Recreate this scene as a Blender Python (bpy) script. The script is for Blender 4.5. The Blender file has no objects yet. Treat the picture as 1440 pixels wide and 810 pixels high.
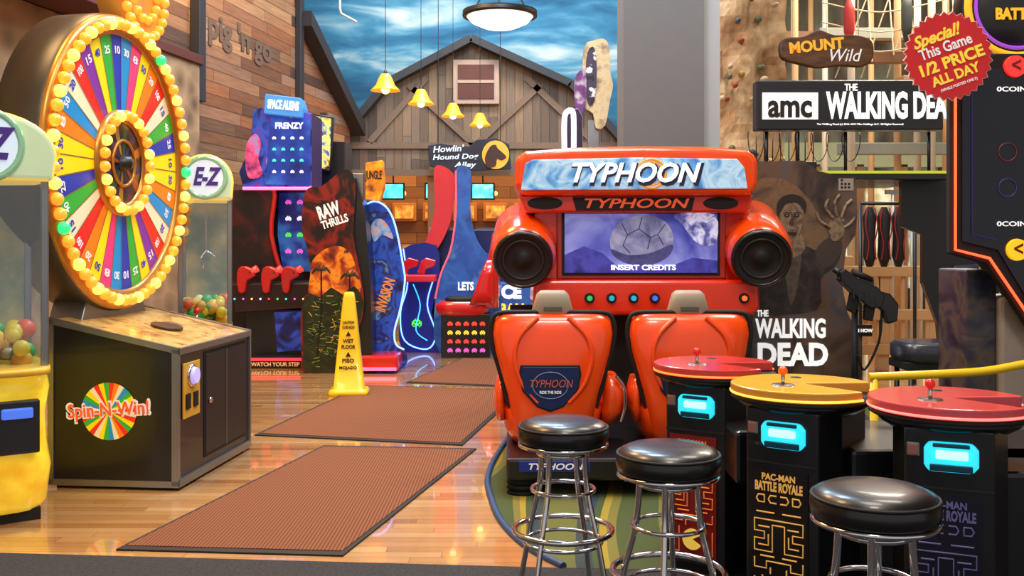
import bpy, bmesh, math, random
from mathutils import Vector, Matrix, Euler
random.seed(4)
SC=bpy.context.scene
COL=SC.collection
PARENT=None
H=1.6      # eye height of the elevation tracings
HY=337     # horizon row of the elevation tracings
pi=math.pi

# ------------------------------------------------------------ materials
def lin(c):
    def f(v):
        v/=255.0
        return v/12.92 if v<=.04045 else ((v+.055)/1.055)**2.4
    return (f(c[0]),f(c[1]),f(c[2]),1)
MC={}
def base(name):
    m=bpy.data.materials.new(name); m.use_nodes=True
    nt=m.node_tree; b=nt.nodes['Principled BSDF']
    return m,nt,b
def M(name,col,rough=.45,metal=0,emit=0,ecol=None,coat=0,var=0.12,vs=6):
    if name in MC: return MC[name]
    m,nt,b=base(name)
    b.inputs['Roughness'].default_value=rough
    b.inputs['Metallic'].default_value=metal
    b.inputs['Coat Weight'].default_value=coat
    b.inputs['Coat Roughness'].default_value=.08
    tc=nt.nodes.new('ShaderNodeTexCoord'); no=nt.nodes.new('ShaderNodeTexNoise')
    no.inputs['Scale'].default_value=vs; no.inputs['Detail'].default_value=3
    mx=nt.nodes.new('ShaderNodeMix'); mx.data_type='RGBA'
    L=lin(col); a=[min(1,v*(1+var)) for v in L[:3]]+[1]; c=[v*(1-var) for v in L[:3]]+[1]
    mx.inputs[6].default_value=c; mx.inputs[7].default_value=a
    nt.links.new(tc.outputs['Object'],no.inputs['Vector']); nt.links.new(no.outputs['Fac'],mx.inputs[0])
    nt.links.new(mx.outputs[2],b.inputs['Base Color'])
    if emit:
        b.inputs['Emission Color'].default_value=lin(ecol or col); b.inputs['Emission Strength'].default_value=emit
    MC[name]=m; return m
def ramp(nt,cols,interp):
    r=nt.nodes.new('ShaderNodeValToRGB'); r.color_ramp.interpolation=interp
    e=r.color_ramp.elements
    while len(e)<len(cols): e.new(.5)
    n=len(cols)
    for i,cc in enumerate(cols):
        if len(cc)==4: p=cc[3]
        else: p=i/(n-1) if interp!='CONSTANT' else i/n
        e[i].position=p; e[i].color=lin(cc)
    return r
def art(name,cols,scale=3,emit=0,kind='noise',rough=.4,interp='LINEAR',distort=0,stretch=(1,1,1),bump=0,detail=4,coat=0):
    if name in MC: return MC[name]
    m,nt,b=base(name); b.inputs['Roughness'].default_value=rough; b.inputs['Coat Weight'].default_value=coat
    tc=nt.nodes.new('ShaderNodeTexCoord'); mp=nt.nodes.new('ShaderNodeMapping')
    mp.inputs['Scale'].default_value=stretch
    nt.links.new(tc.outputs['Object'],mp.inputs['Vector'])
    if kind=='noise':
        t=nt.nodes.new('ShaderNodeTexNoise'); t.inputs['Detail'].default_value=detail; t.inputs['Distortion'].default_value=distort; out=t.outputs['Fac']
        n=len(cols)
        cols=[(c[0],c[1],c[2],.28+.44*i/max(1,n-1)) if len(c)==3 else c for i,c in enumerate(cols)]
    elif kind=='voronoi':
        t=nt.nodes.new('ShaderNodeTexVoronoi'); out=t.outputs['Distance']
    elif kind=='cells':
        t=nt.nodes.new('ShaderNodeTexVoronoi'); s=nt.nodes.new('ShaderNodeSeparateColor'); nt.links.new(t.outputs['Color'],s.inputs[0]); out=s.outputs[0]
    else:
        t=nt.nodes.new('ShaderNodeTexWave'); t.wave_type='RINGS' if kind=='rings' else 'BANDS'; t.inputs['Distortion'].default_value=distort; out=t.outputs['Fac']
        if detail<4: t.inputs['Detail'].default_value=detail
    t.inputs['Scale'].default_value=scale
    nt.links.new(mp.outputs[0],t.inputs['Vector'])
    r=ramp(nt,cols,interp); nt.links.new(out,r.inputs[0])
    nt.links.new(r.outputs[0],b.inputs['Base Color'])
    if emit:
        nt.links.new(r.outputs[0],b.inputs['Emission Color']); b.inputs['Emission Strength'].default_value=emit
    if bump:
        bp=nt.nodes.new('ShaderNodeBump'); bp.inputs['Strength'].default_value=bump; bp.inputs['Distance'].default_value=.03
        nt.links.new(out,bp.inputs['Height']); nt.links.new(bp.outputs[0],b.inputs['Normal'])
    MC[name]=m; return m
def planks(name,ua,va,width,length,cols,rough=.6,gap=.05,grain=.35,coat=0):
    if name in MC: return MC[name]
    m,nt,b=base(name); b.inputs['Roughness'].default_value=rough; b.inputs['Coat Weight'].default_value=coat
    N=nt.nodes.new; Lk=nt.links.new
    tc=N('ShaderNodeTexCoord'); sp=N('ShaderNodeSeparateXYZ'); Lk(tc.outputs['Object'],sp.inputs[0])
    def mt(op,a,bb=None):
        n=N('ShaderNodeMath'); n.operation=op
        for i,v in enumerate((a,bb)):
            if v is None: continue
            if isinstance(v,(int,float)): n.inputs[i].default_value=v
            else: Lk(v,n.inputs[i])
        return n.outputs[0]
    v=mt('DIVIDE',sp.outputs[va],width); row=mt('FLOOR',v)
    wn=N('ShaderNodeTexWhiteNoise'); wn.noise_dimensions='1D'; Lk(row,wn.inputs['W'])
    u=mt('ADD',mt('DIVIDE',sp.outputs[ua],length),mt('MULTIPLY',wn.outputs['Value'],7.3)); cl=mt('FLOOR',u)
    cb=N('ShaderNodeCombineXYZ'); Lk(row,cb.inputs[0]); Lk(cl,cb.inputs[1])
    w2=N('ShaderNodeTexWhiteNoise'); w2.noise_dimensions='3D'; Lk(cb.outputs[0],w2.inputs['Vector'])
    r=ramp(nt,cols,'LINEAR'); Lk(w2.outputs['Value'],r.inputs[0])
    c2=N('ShaderNodeCombineXYZ'); Lk(mt('MULTIPLY',u,length*1.5),c2.inputs[0]); Lk(mt('MULTIPLY',v,width*22),c2.inputs[1]); Lk(mt('MULTIPLY',w2.outputs['Value'],9),c2.inputs[2])
    no=N('ShaderNodeTexNoise'); no.inputs['Scale'].default_value=1.6; no.inputs['Detail'].default_value=5; Lk(c2.outputs[0],no.inputs['Vector'])
    g=mt('ADD',mt('MULTIPLY',no.outputs['Fac'],2*grain),1-grain)
    gv=mt('GREATER_THAN',mt('FRACT',v),gap); gu=mt('GREATER_THAN',mt('FRACT',u),gap*width/length)
    k=mt('ADD',mt('MULTIPLY',mt('MULTIPLY',gv,gu),.65),.35)
    f=mt('MULTIPLY',g,k)
    vm=N('ShaderNodeVectorMath'); vm.operation='SCALE'; Lk(r.outputs[0],vm.inputs[0]); Lk(f,vm.inputs['Scale'])
    Lk(vm.outputs[0],b.inputs['Base Color'])
    bp=N('ShaderNodeBump'); bp.inputs['Strength'].default_value=.25; bp.inputs['Distance'].default_value=.01; Lk(f,bp.inputs['Height']); Lk(bp.outputs[0],b.inputs['Normal'])
    MC[name]=m; return m
def glassm():
    if 'glass' in MC: return MC['glass']
    m=bpy.data.materials.new('clear_acrylic'); m.use_nodes=True; nt=m.node_tree; nt.nodes.clear()
    o=nt.nodes.new('ShaderNodeOutputMaterial'); t=nt.nodes.new('ShaderNodeBsdfTransparent'); g=nt.nodes.new('ShaderNodeBsdfGlossy'); mx=nt.nodes.new('ShaderNodeMixShader')
    t.inputs[0].default_value=(.93,.97,1,1); g.inputs['Roughness'].default_value=.05; mx.inputs[0].default_value=.1
    nt.links.new(t.outputs[0],mx.inputs[1]); nt.links.new(g.outputs[0],mx.inputs[2]); nt.links.new(mx.outputs[0],o.inputs[0])
    MC['glass']=m; return m

# ------------------------------------------------------------ geometry
def grp(name,loc=(0,0,0),rz=0):
    global PARENT
    e=bpy.data.objects.new(name,None); COL.objects.link(e); e.location=loc; e.rotation_euler=(0,0,math.radians(rz)); e.empty_display_size=.2
    PARENT=e; return e
def top():
    global PARENT
    PARENT=None
def add(name,me,mats,smooth=False,bevel=0,segs=2):
    if not isinstance(mats,(list,tuple)): mats=[mats]
    for m in mats: me.materials.append(m)
    if smooth:
        for p in me.polygons: p.use_smooth=True
    o=bpy.data.objects.new(name,me); COL.objects.link(o)
    if PARENT: o.parent=PARENT
    if bevel:
        md=o.modifiers.new('bevel','BEVEL'); md.width=bevel; md.segments=segs; md.limit_method='ANGLE'; md.angle_limit=math.radians(40)
    return o
def mk(name,verts,faces,mats,mi=None,**k):
    me=bpy.data.meshes.new(name); me.from_pydata([tuple(v) for v in verts],[],faces); me.update()
    bm=bmesh.new(); bm.from_mesh(me); bmesh.ops.recalc_face_normals(bm,faces=bm.faces); bm.to_mesh(me); bm.free()
    if mi:
        for p,i in zip(me.polygons,mi): p.material_index=i
    return add(name,me,mats,**k)
def box(name,x,y,z,mat,bevel=0,segs=2):
    v=[(x[i],y[j],z[k]) for k in (0,1) for j in (0,1) for i in (0,1)]
    f=[(0,2,3,1),(4,5,7,6),(0,1,5,4),(2,6,7,3),(0,4,6,2),(1,3,7,5)]
    return mk(name,v,f,mat,bevel=bevel,segs=segs)
def prism(name,pts,axis,a0,a1,mat,bevel=0,segs=2,smooth=False):
    def P(p,a):
        return {'y':(p[0],a,p[1]),'x':(a,p[0],p[1]),'z':(p[0],p[1],a)}[axis]
    n=len(pts); v=[P(p,a0) for p in pts]+[P(p,a1) for p in pts]
    f=[tuple(range(n)),tuple(range(2*n-1,n-1,-1))]+[(i,(i+1)%n,n+(i+1)%n,n+i) for i in range(n)]
    mats=mat if isinstance(mat,(list,tuple)) else [mat]
    mi=[1%len(mats)]*2+[0]*n
    return mk(name,v,f,mats,mi,bevel=bevel,segs=segs,smooth=smooth)
def catmull(pts,n=6,closed=False):
    P=[Vector(p) for p in pts]; out=[]; m=len(P)
    rng=range(m) if closed else range(m-1)
    for i in rng:
        p0=P[(i-1)%m] if closed or i>0 else P[0]; p1=P[i]; p2=P[(i+1)%m]; p3=P[(i+2)%m] if closed or i+2<m else P[-1]
        for k in range(n):
            t=k/n
            out.append(.5*((2*p1)+(-p0+p2)*t+(2*p0-5*p1+4*p2-p3)*t*t+(-p0+3*p1-3*p2+p3)*t**3))
    if not closed: out.append(P[-1])
    return out
def tr(pts,cx,k,sm=0):
    r=[((x-cx)*k,H+(HY-y)*k) for x,y in pts]
    if sm: r=[(p.x,p.y) for p in catmull([(a,b,0) for a,b in r],sm,True)]
    return r
def cyl(name,p0,p1,r0,r1,mat,seg=24,caps=True):
    p0=Vector(p0);p1=Vector(p1); d=(p1-p0).normalized(); q=d.to_track_quat('Z','Y')
    v=[]
    for p,r in ((p0,r0),(p1,r1)):
        for i in range(seg):
            a=2*pi*i/seg; v.append(p+q@Vector((r*math.cos(a),r*math.sin(a),0)))
    f=[(i,(i+1)%seg,seg+(i+1)%seg,seg+i) for i in range(seg)]
    if caps: f+=[tuple(range(seg)),tuple(range(seg,2*seg))]
    o=mk(name,v,f,mat)
    for p in o.data.polygons:
        if len(p.vertices)==4: p.use_smooth=True
    return o
def lathe(name,prof,loc,mat,seg=36,rot=None):
    v=[];f=[];n=len(prof); R=rot.to_matrix() if rot else Matrix.Identity(3)
    for i in range(seg):
        a=2*pi*i/seg
        for r,z in prof: v.append(R@Vector((r*math.cos(a),r*math.sin(a),z))+Vector(loc))
    for i in range(seg):
        j=(i+1)%seg
        for k in range(n-1): f.append((i*n+k,j*n+k,j*n+k+1,i*n+k+1))
    me=bpy.data.meshes.new(name); me.from_pydata([tuple(q) for q in v],[],f)
    bm=bmesh.new(); bm.from_mesh(me); bmesh.ops.remove_doubles(bm,verts=bm.verts,dist=1e-5); bmesh.ops.recalc_face_normals(bm,faces=bm.faces); bm.to_mesh(me); bm.free()
    return add(name,me,mat,smooth=True)
def torus(name,loc,R,r,mat,rot=(0,0,0),seg=48,ms=10,sy=1):
    E=Euler(rot).to_matrix(); v=[];f=[]
    for i in range(seg):
        a=2*pi*i/seg
        for j in range(ms):
            b=2*pi*j/ms; v.append(E@Vector(((R+r*math.cos(b))*math.cos(a),(R+r*math.cos(b))*math.sin(a)*sy,r*math.sin(b)))+Vector(loc))
    for i in range(seg):
        for j in range(ms): f.append((i*ms+j,((i+1)%seg)*ms+j,((i+1)%seg)*ms+(j+1)%ms,i*ms+(j+1)%ms))
    return mk(name,v,f,mat,smooth=True)
def balls(name,items,mat,seg=10,rings=7,mis=None):
    bm=bmesh.new(); cnt=[]
    for it in items:
        loc,r=it[0],it[1]
        r=r if isinstance(r,tuple) else (r,r,r)
        b0=len(bm.faces)
        bmesh.ops.create_uvsphere(bm,u_segments=seg,v_segments=rings,radius=1,matrix=Matrix.Translation(loc)@Matrix.Diagonal((*r,1)))
        cnt.append((b0,len(bm.faces)))
    bm.faces.ensure_lookup_table()
    for i,(a,b) in enumerate(cnt):
        for q in range(a,b): bm.faces[q].material_index=(items[i][2] if len(items[i])>2 else 0)
    me=bpy.data.meshes.new(name); bm.to_mesh(me); bm.free()
    return add(name,me,mat,smooth=True)
def strokes(name,lines,r,mat,closed=False,res=4,fill=True):
    cu=bpy.data.curves.new(name,'CURVE'); cu.dimensions='3D'; cu.bevel_depth=r; cu.bevel_resolution=res; cu.use_fill_caps=fill
    for pts in lines:
        s=cu.splines.new('POLY'); s.points.add(len(pts)-1)
        for i,p in enumerate(pts): s.points[i].co=(p[0],p[1],p[2],1)
        s.use_cyclic_u=closed; s.use_smooth=True
    cu.materials.append(mat)
    o=bpy.data.objects.new(name,cu); COL.objects.link(o)
    if PARENT: o.parent=PARENT
    return o
def tube(name,pts,r,mat,closed=False,sm=0,res=4):
    if sm: pts=catmull(pts,sm,closed)
    return strokes(name,[pts],r,mat,closed,res)
def loft(name,secs,mat,seg=32,n=3,cap=True):
    # secs: (z,cx,cy,rx,ry)
    v=[];f=[]
    for z,cx,cy,rx,ry in secs:
        for i in range(seg):
            a=2*pi*(i+.5)/seg; c,s=math.cos(a),math.sin(a)
            v.append((cx+rx*math.copysign(abs(c)**(2/n),c),cy+ry*math.copysign(abs(s)**(2/n),s),z))
    m=len(secs)
    for k in range(m-1):
        for i in range(seg): f.append((k*seg+i,k*seg+(i+1)%seg,(k+1)*seg+(i+1)%seg,(k+1)*seg+i))
    if cap: f+=[tuple(range(seg)),tuple(range((m-1)*seg,m*seg))]
    o=mk(name,v,f,mat)
    for p in o.data.polygons:
        if len(p.vertices)==4: p.use_smooth=True
    return o
FACE={'-y':Euler((pi/2,0,0)).to_matrix(),'+x':Euler((pi/2,0,pi/2)).to_matrix(),'+z':Matrix.Identity(3)}
def text(name,s,loc,w,h,mat,face='-y',tilt=0,shear=0,bold=.02,ext=.004):
    cu=bpy.data.curves.new(name,'FONT'); cu.body=s; cu.align_x='CENTER'; cu.align_y='CENTER'; cu.shear=shear; cu.offset=bold; cu.resolution_u=3
    cu.materials.append(mat)
    o=bpy.data.objects.new(name,cu); COL.objects.link(o)
    bpy.context.view_layer.update()
    d=o.dimensions; sx=w/max(d.x,.01); sy=h/max(d.y,.01)
    cu.extrude=ext
    if PARENT: o.parent=PARENT
    R=FACE[face]@Matrix.Rotation(math.radians(tilt),3,'Z')
    o.rotation_euler=R.to_euler(); o.scale=(sx,sy,1); o.location=loc
    return o
def ell(cx,cy,rx,ry,n=32,a0=0,a1=2*pi):
    full=abs(a1-a0-2*pi)<1e-6
    m=n if full else n+1
    return [(cx+rx*math.cos(a0+(a1-a0)*i/n),cy+ry*math.sin(a0+(a1-a0)*i/n)) for i in range(m)]

# common mats
BLACK=M('black_laminate',(20,20,24),.35,coat=.2)
BLKM=M('black_matte',(12,12,14),.7)
CHROME=M('chrome',(215,215,220),.12,1)
STEEL=M('brushed_steel',(150,152,156),.35,.9)
WHITE=M('white_print',(240,240,240),.5,emit=.2)
GREYM=M('dark_metal',(60,62,66),.4,.7)
GLASS=glassm()
ORANGE=M('orange_fibreglass',(246,78,14),.25,coat=.45,var=.05)
REDF=M('red_fibreglass',(206,28,26),.22,coat=.6,var=.06)
YEL=M('yellow_plastic',(250,204,16),.35,coat=.3)

# ------------------------------------------------------------ room
top()
woodfloor=planks('maple_floor',0,1,.085,1.3,[(160,108,62),(200,152,98),(180,130,80),(212,170,118)],rough=.15,gap=.03,grain=.18,coat=.9)
box('floor',(-14,16),(-4,26),(-.1,0),woodfloor)
box('ceiling',(-14,16),(-1,26),(8,8.2),M('ceiling_paint',(60,62,66),.9))
sky=art('sky_mural',[(24,64,98,.2),(34,90,128,.38),(54,120,158,.48),(84,146,178,.54),(160,190,200,.62),(228,222,208,.72)],.75,kind='noise',rough=.9,distort=.5,stretch=(.5,1,1.9),detail=6)
box('wall_back',(-14,4.2),(23.4,23.6),(0,8),sky)
rwall=art('timber_hall_wall',[(56,48,40),(96,88,74),(116,118,100),(146,146,132)],1.2,rough=.9,stretch=(2,1,.6))
box('wall_back_right',(4.2,16),(22.4,22.6),(0,8),rwall)
box('wall_right',(14,14.2),(-1,26),(0,8),M('paint_taupe',(96,90,84),.9))
box('wall_far_left',(-13.2,-13),(-1,26),(0,8),M('paint_taupe2',(96,84,74),.9))
# left timber facade
plk=planks('reclaimed_planks',0,2,.17,1.5,[(90,56,38),(166,114,74),(112,88,74),(190,138,92),(72,52,42),(156,96,58),(140,120,104)],rough=.8,gap=.08,grain=.6)
wl=prism('wall_left',[(-13,0),(6.28,0),(6.28,3.78),(3.7,5.18),(3.6,8),(-13,8)],'y',0,.2,plk)
wl.location=(-4.16,13,0); wl.rotation_euler=(0,0,math.radians(80.54))
g=grp('trim_left_facade',(-4.16,13,0),80.54)
DKB=M('dark_trim',(44,44,50),.6); DKR=M('dark_red_timber',(84,36,28),.7)
box('post_near',(-.1,.08),(-.14,0),(3.4,8),DKB,.01)
box('post_far',(3.5,3.66),(-.1,0),(0,8),DKB,.01)
prism('roof_beam',[(3.6,5.4),(3.6,5.15),(6.3,3.7),(6.5,3.62),(6.5,3.85)],'y',-.25,.3,DKB)
text('painted_sign',"pig 'n go",(1.45,-.012,4.5),2.1,.5,M('faded_paint',(108,86,70),.9),bold=.03)
stone=art('river_stone',[(74,60,46),(150,122,92),(184,152,114)],3.2,kind='voronoi',rough=.85,bump=.8)
box('stone_wainscot',(-13,-.15),(-.16,0),(0,3.85),stone)
box('stone_cap',(-13,-.1),(-.2,0),(3.85,3.97),DKR,.01)
for i,(x,z,x2,z2) in enumerate([(-3.6,3.9,-2.2,7.9),(-4.6,3.9,-3.2,7.9)]):
    prism('brace_%d'%i,[(x,z),(x+.35,z),(x2+.35,z2),(x2,z2)],'y',-.7,-.4,DKR,.01)
box('tie',(-5.2,-2.2),(-.75,-.01),(3.85,4.02),DKR,.01)

# carpets and mats
top()
prism('carpet_front',[(-5.3,5.15),(-2.6,5.08),(.33,4.84),(6,4.55),(6,-2),(-5.3,-2)],'z',.0,.0025,art('charcoal_carpet',[(30,30,34),(58,56,58)],60,rough=.95))
curve=[(.6,9.6,0),(.25,9.2,0),(.05,8.5,0),(-.106,7.4,0),(-.162,6.69,0),(-.132,6.17,0),(-.06,5.63,0),(.074,5.17,0),(.25,4.85,0)]
cs=[(p.x,p.y) for p in catmull(curve,6)]
prism('carpet_patterned',cs+[(6,4.56),(6,10.0),(.6,10.0)],'z',.0,.0015,art('patterned_carpet',[(64,78,38),(112,108,46),(150,132,38),(60,76,42),(36,58,74),(48,62,62),(96,100,46)],.42,kind='bands',interp='CONSTANT',rough=.95,distort=5,detail=1,stretch=(1,.7,1)))
tube('trim_1',[(x,y,.008) for x,y in cs],.02,M('blue_edge',(44,74,120),.5))
matm=art('ribbed_mat',[(92,50,28),(140,84,50)],16,kind='bands',rough=.95,stretch=(1,1,1))
def mat4(pts):
    g=grp('floor_mat',(0,0,0))
    cx=sum(p[0] for p in pts)/4; cy=sum(p[1] for p in pts)/4
    g.location=(cx,cy,0); q=[(p[0]-cx,p[1]-cy) for p in pts]
    prism('rubber_border',q,'z',.0,.01,M('mat_rubber',(40,32,30),.8))
    # inset
    s=.045; qi=[]
    for x,y in q:
        l=math.hypot(x,y); qi.append((x*(1-s*1.4/l),y*(1-s*1.4/l)))
    prism('ribbed_top',qi,'z',.009,.014,matm)
mat4([(-2.036,5.12),(-.853,5.02),(-.271,7.59),(-1.457,7.70)])
mat4([(-2.10,8.12),(-.385,7.72),(.1,10.5),(-1.63,10.9)])
mat4([(-1.18,11.1),(-.05,10.8),(.35,13.2),(-.66,13.4)])

# ------------------------------------------------------------ prize wheel
g=grp('prize_wheel_machine',(-2.98,6.42,0),-5.4)
prism('cabinet',[(0,.05),(.85,.05),(.85,.89),(0,1.08)],'y',0,1.28,BLACK)
box('plinth',(.03,.82),(.03,1.25),(0,.06),BLKM)
gold=art('gold_playfield',[(130,90,40),(196,150,76),(230,196,116),(170,100,44)],4,rough=.25,distort=1.5,coat=.5)
prism('playfield',[(.02,1.078),(.02,1.088),(.85,.902),(.85,.892)],'y',.02,1.26,gold)
for y in (-.012,1.262):
    prism('edge_v_front_%.1f'%y,[(.82,.03),(.865,.03),(.865,.9),(.82,.9)],'y',y,y+.03,STEEL)
    prism('edge_v_back_%.1f'%y,[(-.01,.03),(.03,.03),(.03,1.09),(-.01,1.09)],'y',y,y+.03,STEEL)
    prism('edge_bot_%.1f'%y,[(-.01,.02),(.865,.02),(.865,.06),(-.01,.06)],'y',y,y+.03,STEEL)
    prism('edge_top_%.1f'%y,[(-.01,1.06),(-.01,1.1),(.865,.91),(.865,.87)],'y',y,y+.03,STEEL)
box('front_sill',(.84,.87),(0,1.28),(.02,.07),STEEL); box('front_lip',(.84,.87),(0,1.28),(.865,.905),STEEL)
box('door_frame',(.851,.854),(.42,1.2),(.12,.84),BLKM)
box('door',(.852,.86),(.44,1.18),(.14,.82),M('door_black',(28,28,30),.5),.004)
box('front_seam',(.861,.863),(.80,.81),(.14,.82),STEEL)
cyl('door_lock',(.86,.5,.5),(.875,.5,.5),.02,.02,CHROME)
box('coin_plate',(.852,.865),(.07,.33),(.44,.8),M('coin_yellow',(220,170,50),.4),.006)
for yy in (.13,.25): box('coin_slot_%.2f'%yy,(.865,.875),(yy-.035,yy+.035),(.5,.6),BLKM,.004)
cyl('spin_button',(.865,.2,.71),(.9,.2,.71),.06,.05,M('button_lilac',(180,170,250),.3,emit=.7)); 
torus('button_ring',(.868,.2,.71),.065,.012,CHROME,(0,pi/2,0),24,6)
cyl('playfield_plate',(.5,.62,.985),(.503,.62,1.0),.11,.11,M('plate_dark',(70,44,30),.3))
segm=[M('wheel_col_%d'%i,c,.4,emit=.25) for i,c in enumerate([(232,36,30),(248,126,14),(250,218,14),(44,172,56),(12,140,205),(24,56,170),(126,42,156),(236,224,184),(232,60,124)])]
v=[(.40,-.006,.5)];f=[];mi=[]
N=32
for i in range(N): v.append((.40+.185*math.cos(2*pi*i/N),-.006,.5+.185*math.sin(2*pi*i/N)))
for i in range(N): f.append((0,1+i,1+(i+1)%N)); mi.append([0,7,2,3,4,7,1,0,3,2][i%10])
mk('logo_disc',v,f,segm,mi)
text('logo_text_outline','Spin-N-Win!',(.40,-.009,.51),.57,.14,WHITE,tilt=4,bold=.06,ext=.001)
text('logo_text','Spin-N-Win!',(.40,-.013,.51),.54,.115,M('logo_red',(235,90,40),.4,emit=.3),tilt=4,bold=.015,ext=.002)
prism('pedestal',[(.15,1.0),(1.13,1.0),(.98,1.3),(.30,1.3)],'x',-.12,.12,STEEL,.01)
WX,WY,WZ=.15,.64,2.14
RX=Euler((0,pi/2,0))
lathe('wheel_housing',[(0,-.34),(.93,-.34),(1.03,-.3),(1.04,-.02),(1.0,.03),(.9,.03),(.9,-.01),(0,-.01)],(WX,WY,WZ),[M('housing_bronze',(70,64,56),.4,.5)],72,RX)
lathe('gold_rim',[(.895,.0),(.895,.035),(1.0,.04),(1.03,.02),(1.03,-.0)],(WX,WY,WZ),[M('gold_rim',(190,130,50),.3,.5)],72,RX)
NS=36; r0,r1=.36,.9; v=[];f=[];mi=[]
pat=[2,5,3,7,0,1,2,8,4,5,3,2,6,0,7,4,1,2]
for i in range(NS):
    a0=2*pi*i/NS; a1=2*pi*(i+1)/NS; b=len(v)
    for r,a in ((r0,a0),(r0,a1),(r1,a1),(r1,a0)): v.append((WX+.005,WY+r*math.cos(a),WZ+r*math.sin(a)))
    f.append((b,b+1,b+2,b+3)); mi.append(pat[i%18])
mk('wheel_sectors',v,f,segm,mi)
v=[];f=[]
for i in range(NS):
    a=2*pi*i/NS; dx,dz=math.cos(a),math.sin(a); b=len(v); t=.004
    for r,s in ((r0,-t),(r0,t),(r1,t),(r1,-t)): v.append((WX+.008,WY+r*dx-s*dz,WZ+r*dz+s*dx))
    f.append((b,b+1,b+2,b+3))
mk('wheel_dividers',v,f,M('divider_gold',(150,110,60),.4))
prizes=['10','25','40','15','100','20','50','8','30']
for i in range(NS):
    a=2*pi*(i+.5)/NS
    text('number_%d'%i,prizes[i%9],(WX+.01,WY+.79*math.cos(a),WZ+.79*math.sin(a)),.07,.055,WHITE if pat[i%18] not in (2,7) else segm[5],'+x',tilt=math.degrees(a)-90,ext=.001)
AMB=M('amber_bulb',(255,165,54),.25,emit=1.1,ecol=(255,145,36),coat=.5); GRN=M('green_bulb',(40,220,110),.3,emit=1.5)
AMB2=M('amber_bulb_lit',(255,196,100),.25,emit=3.2,ecol=(255,175,66))
it=[]
for i in range(62):
    a=2*pi*i/62; it.append(((WX+.06,WY+.965*math.cos(a),WZ+.965*math.sin(a)),.041,1 if i in (0,10,36) else (2 if i%3==0 else 0)))
for i in range(23):
    a=2*pi*i/23; it.append(((WX+.06,WY+.335*math.cos(a),WZ+.335*math.sin(a)),.038,2 if i%3==1 else 0))
balls('bulbs',it,[AMB,GRN,AMB2],12,8)
lathe('hub_ring',[(.28,.0),(.29,.04),(.37,.04),(.38,.0)],(WX,WY,WZ),[MC['gold_rim']],48,RX)
v=[(WX+.02,WY,WZ)];f=[];mi=[]
hubm=[M('hub_%d'%i,c,.3) for i,c in enumerate([(18,18,26),(150,70,30),(24,40,90),(60,24,60),(30,80,50),(170,120,40)])]
for i in range(24): v.append((WX+.02,WY+.285*math.cos(2*pi*i/24),WZ+.285*math.sin(2*pi*i/24)))
for i in range(24): f.append((0,1+i,1+(i+1)%24)); mi.append([0,1,0,2,0,4,0,5,0,3][i%10])
mk('hub_disc',v,f,hubm,mi)
torus('hub_inner_ring',(WX+.025,WY,WZ),.16,.012,MC['gold_rim'],(0,pi/2,0),36,6)
lathe('hub_cap',[(0,.09),(.04,.08),(.06,.02)],(WX,WY,WZ),[GREYM],24,RX)
TZ=3.44
cyl('topper_neck',(0,.9,3.0),(0,.98,3.3),.1,.1,GREYM)
lathe('topper_disc',[(0,-.15),(.36,-.15),(.37,.03),(.3,.03),(0,.03)],(.1,1.02,TZ),[M('topper_gold',(210,140,50),.4,emit=.15)],48,RX)
balls('topper_bulbs',[((.15,1.02+.33*math.cos(a),TZ+.33*math.sin(a)),.038) for a in [2*pi*i/24 for i in range(24)]]+[((.15,1.02+.2*math.cos(a),TZ+.2*math.sin(a)),.034) for a in [2*pi*i/14 for i in range(14)]],[AMB])

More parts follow.
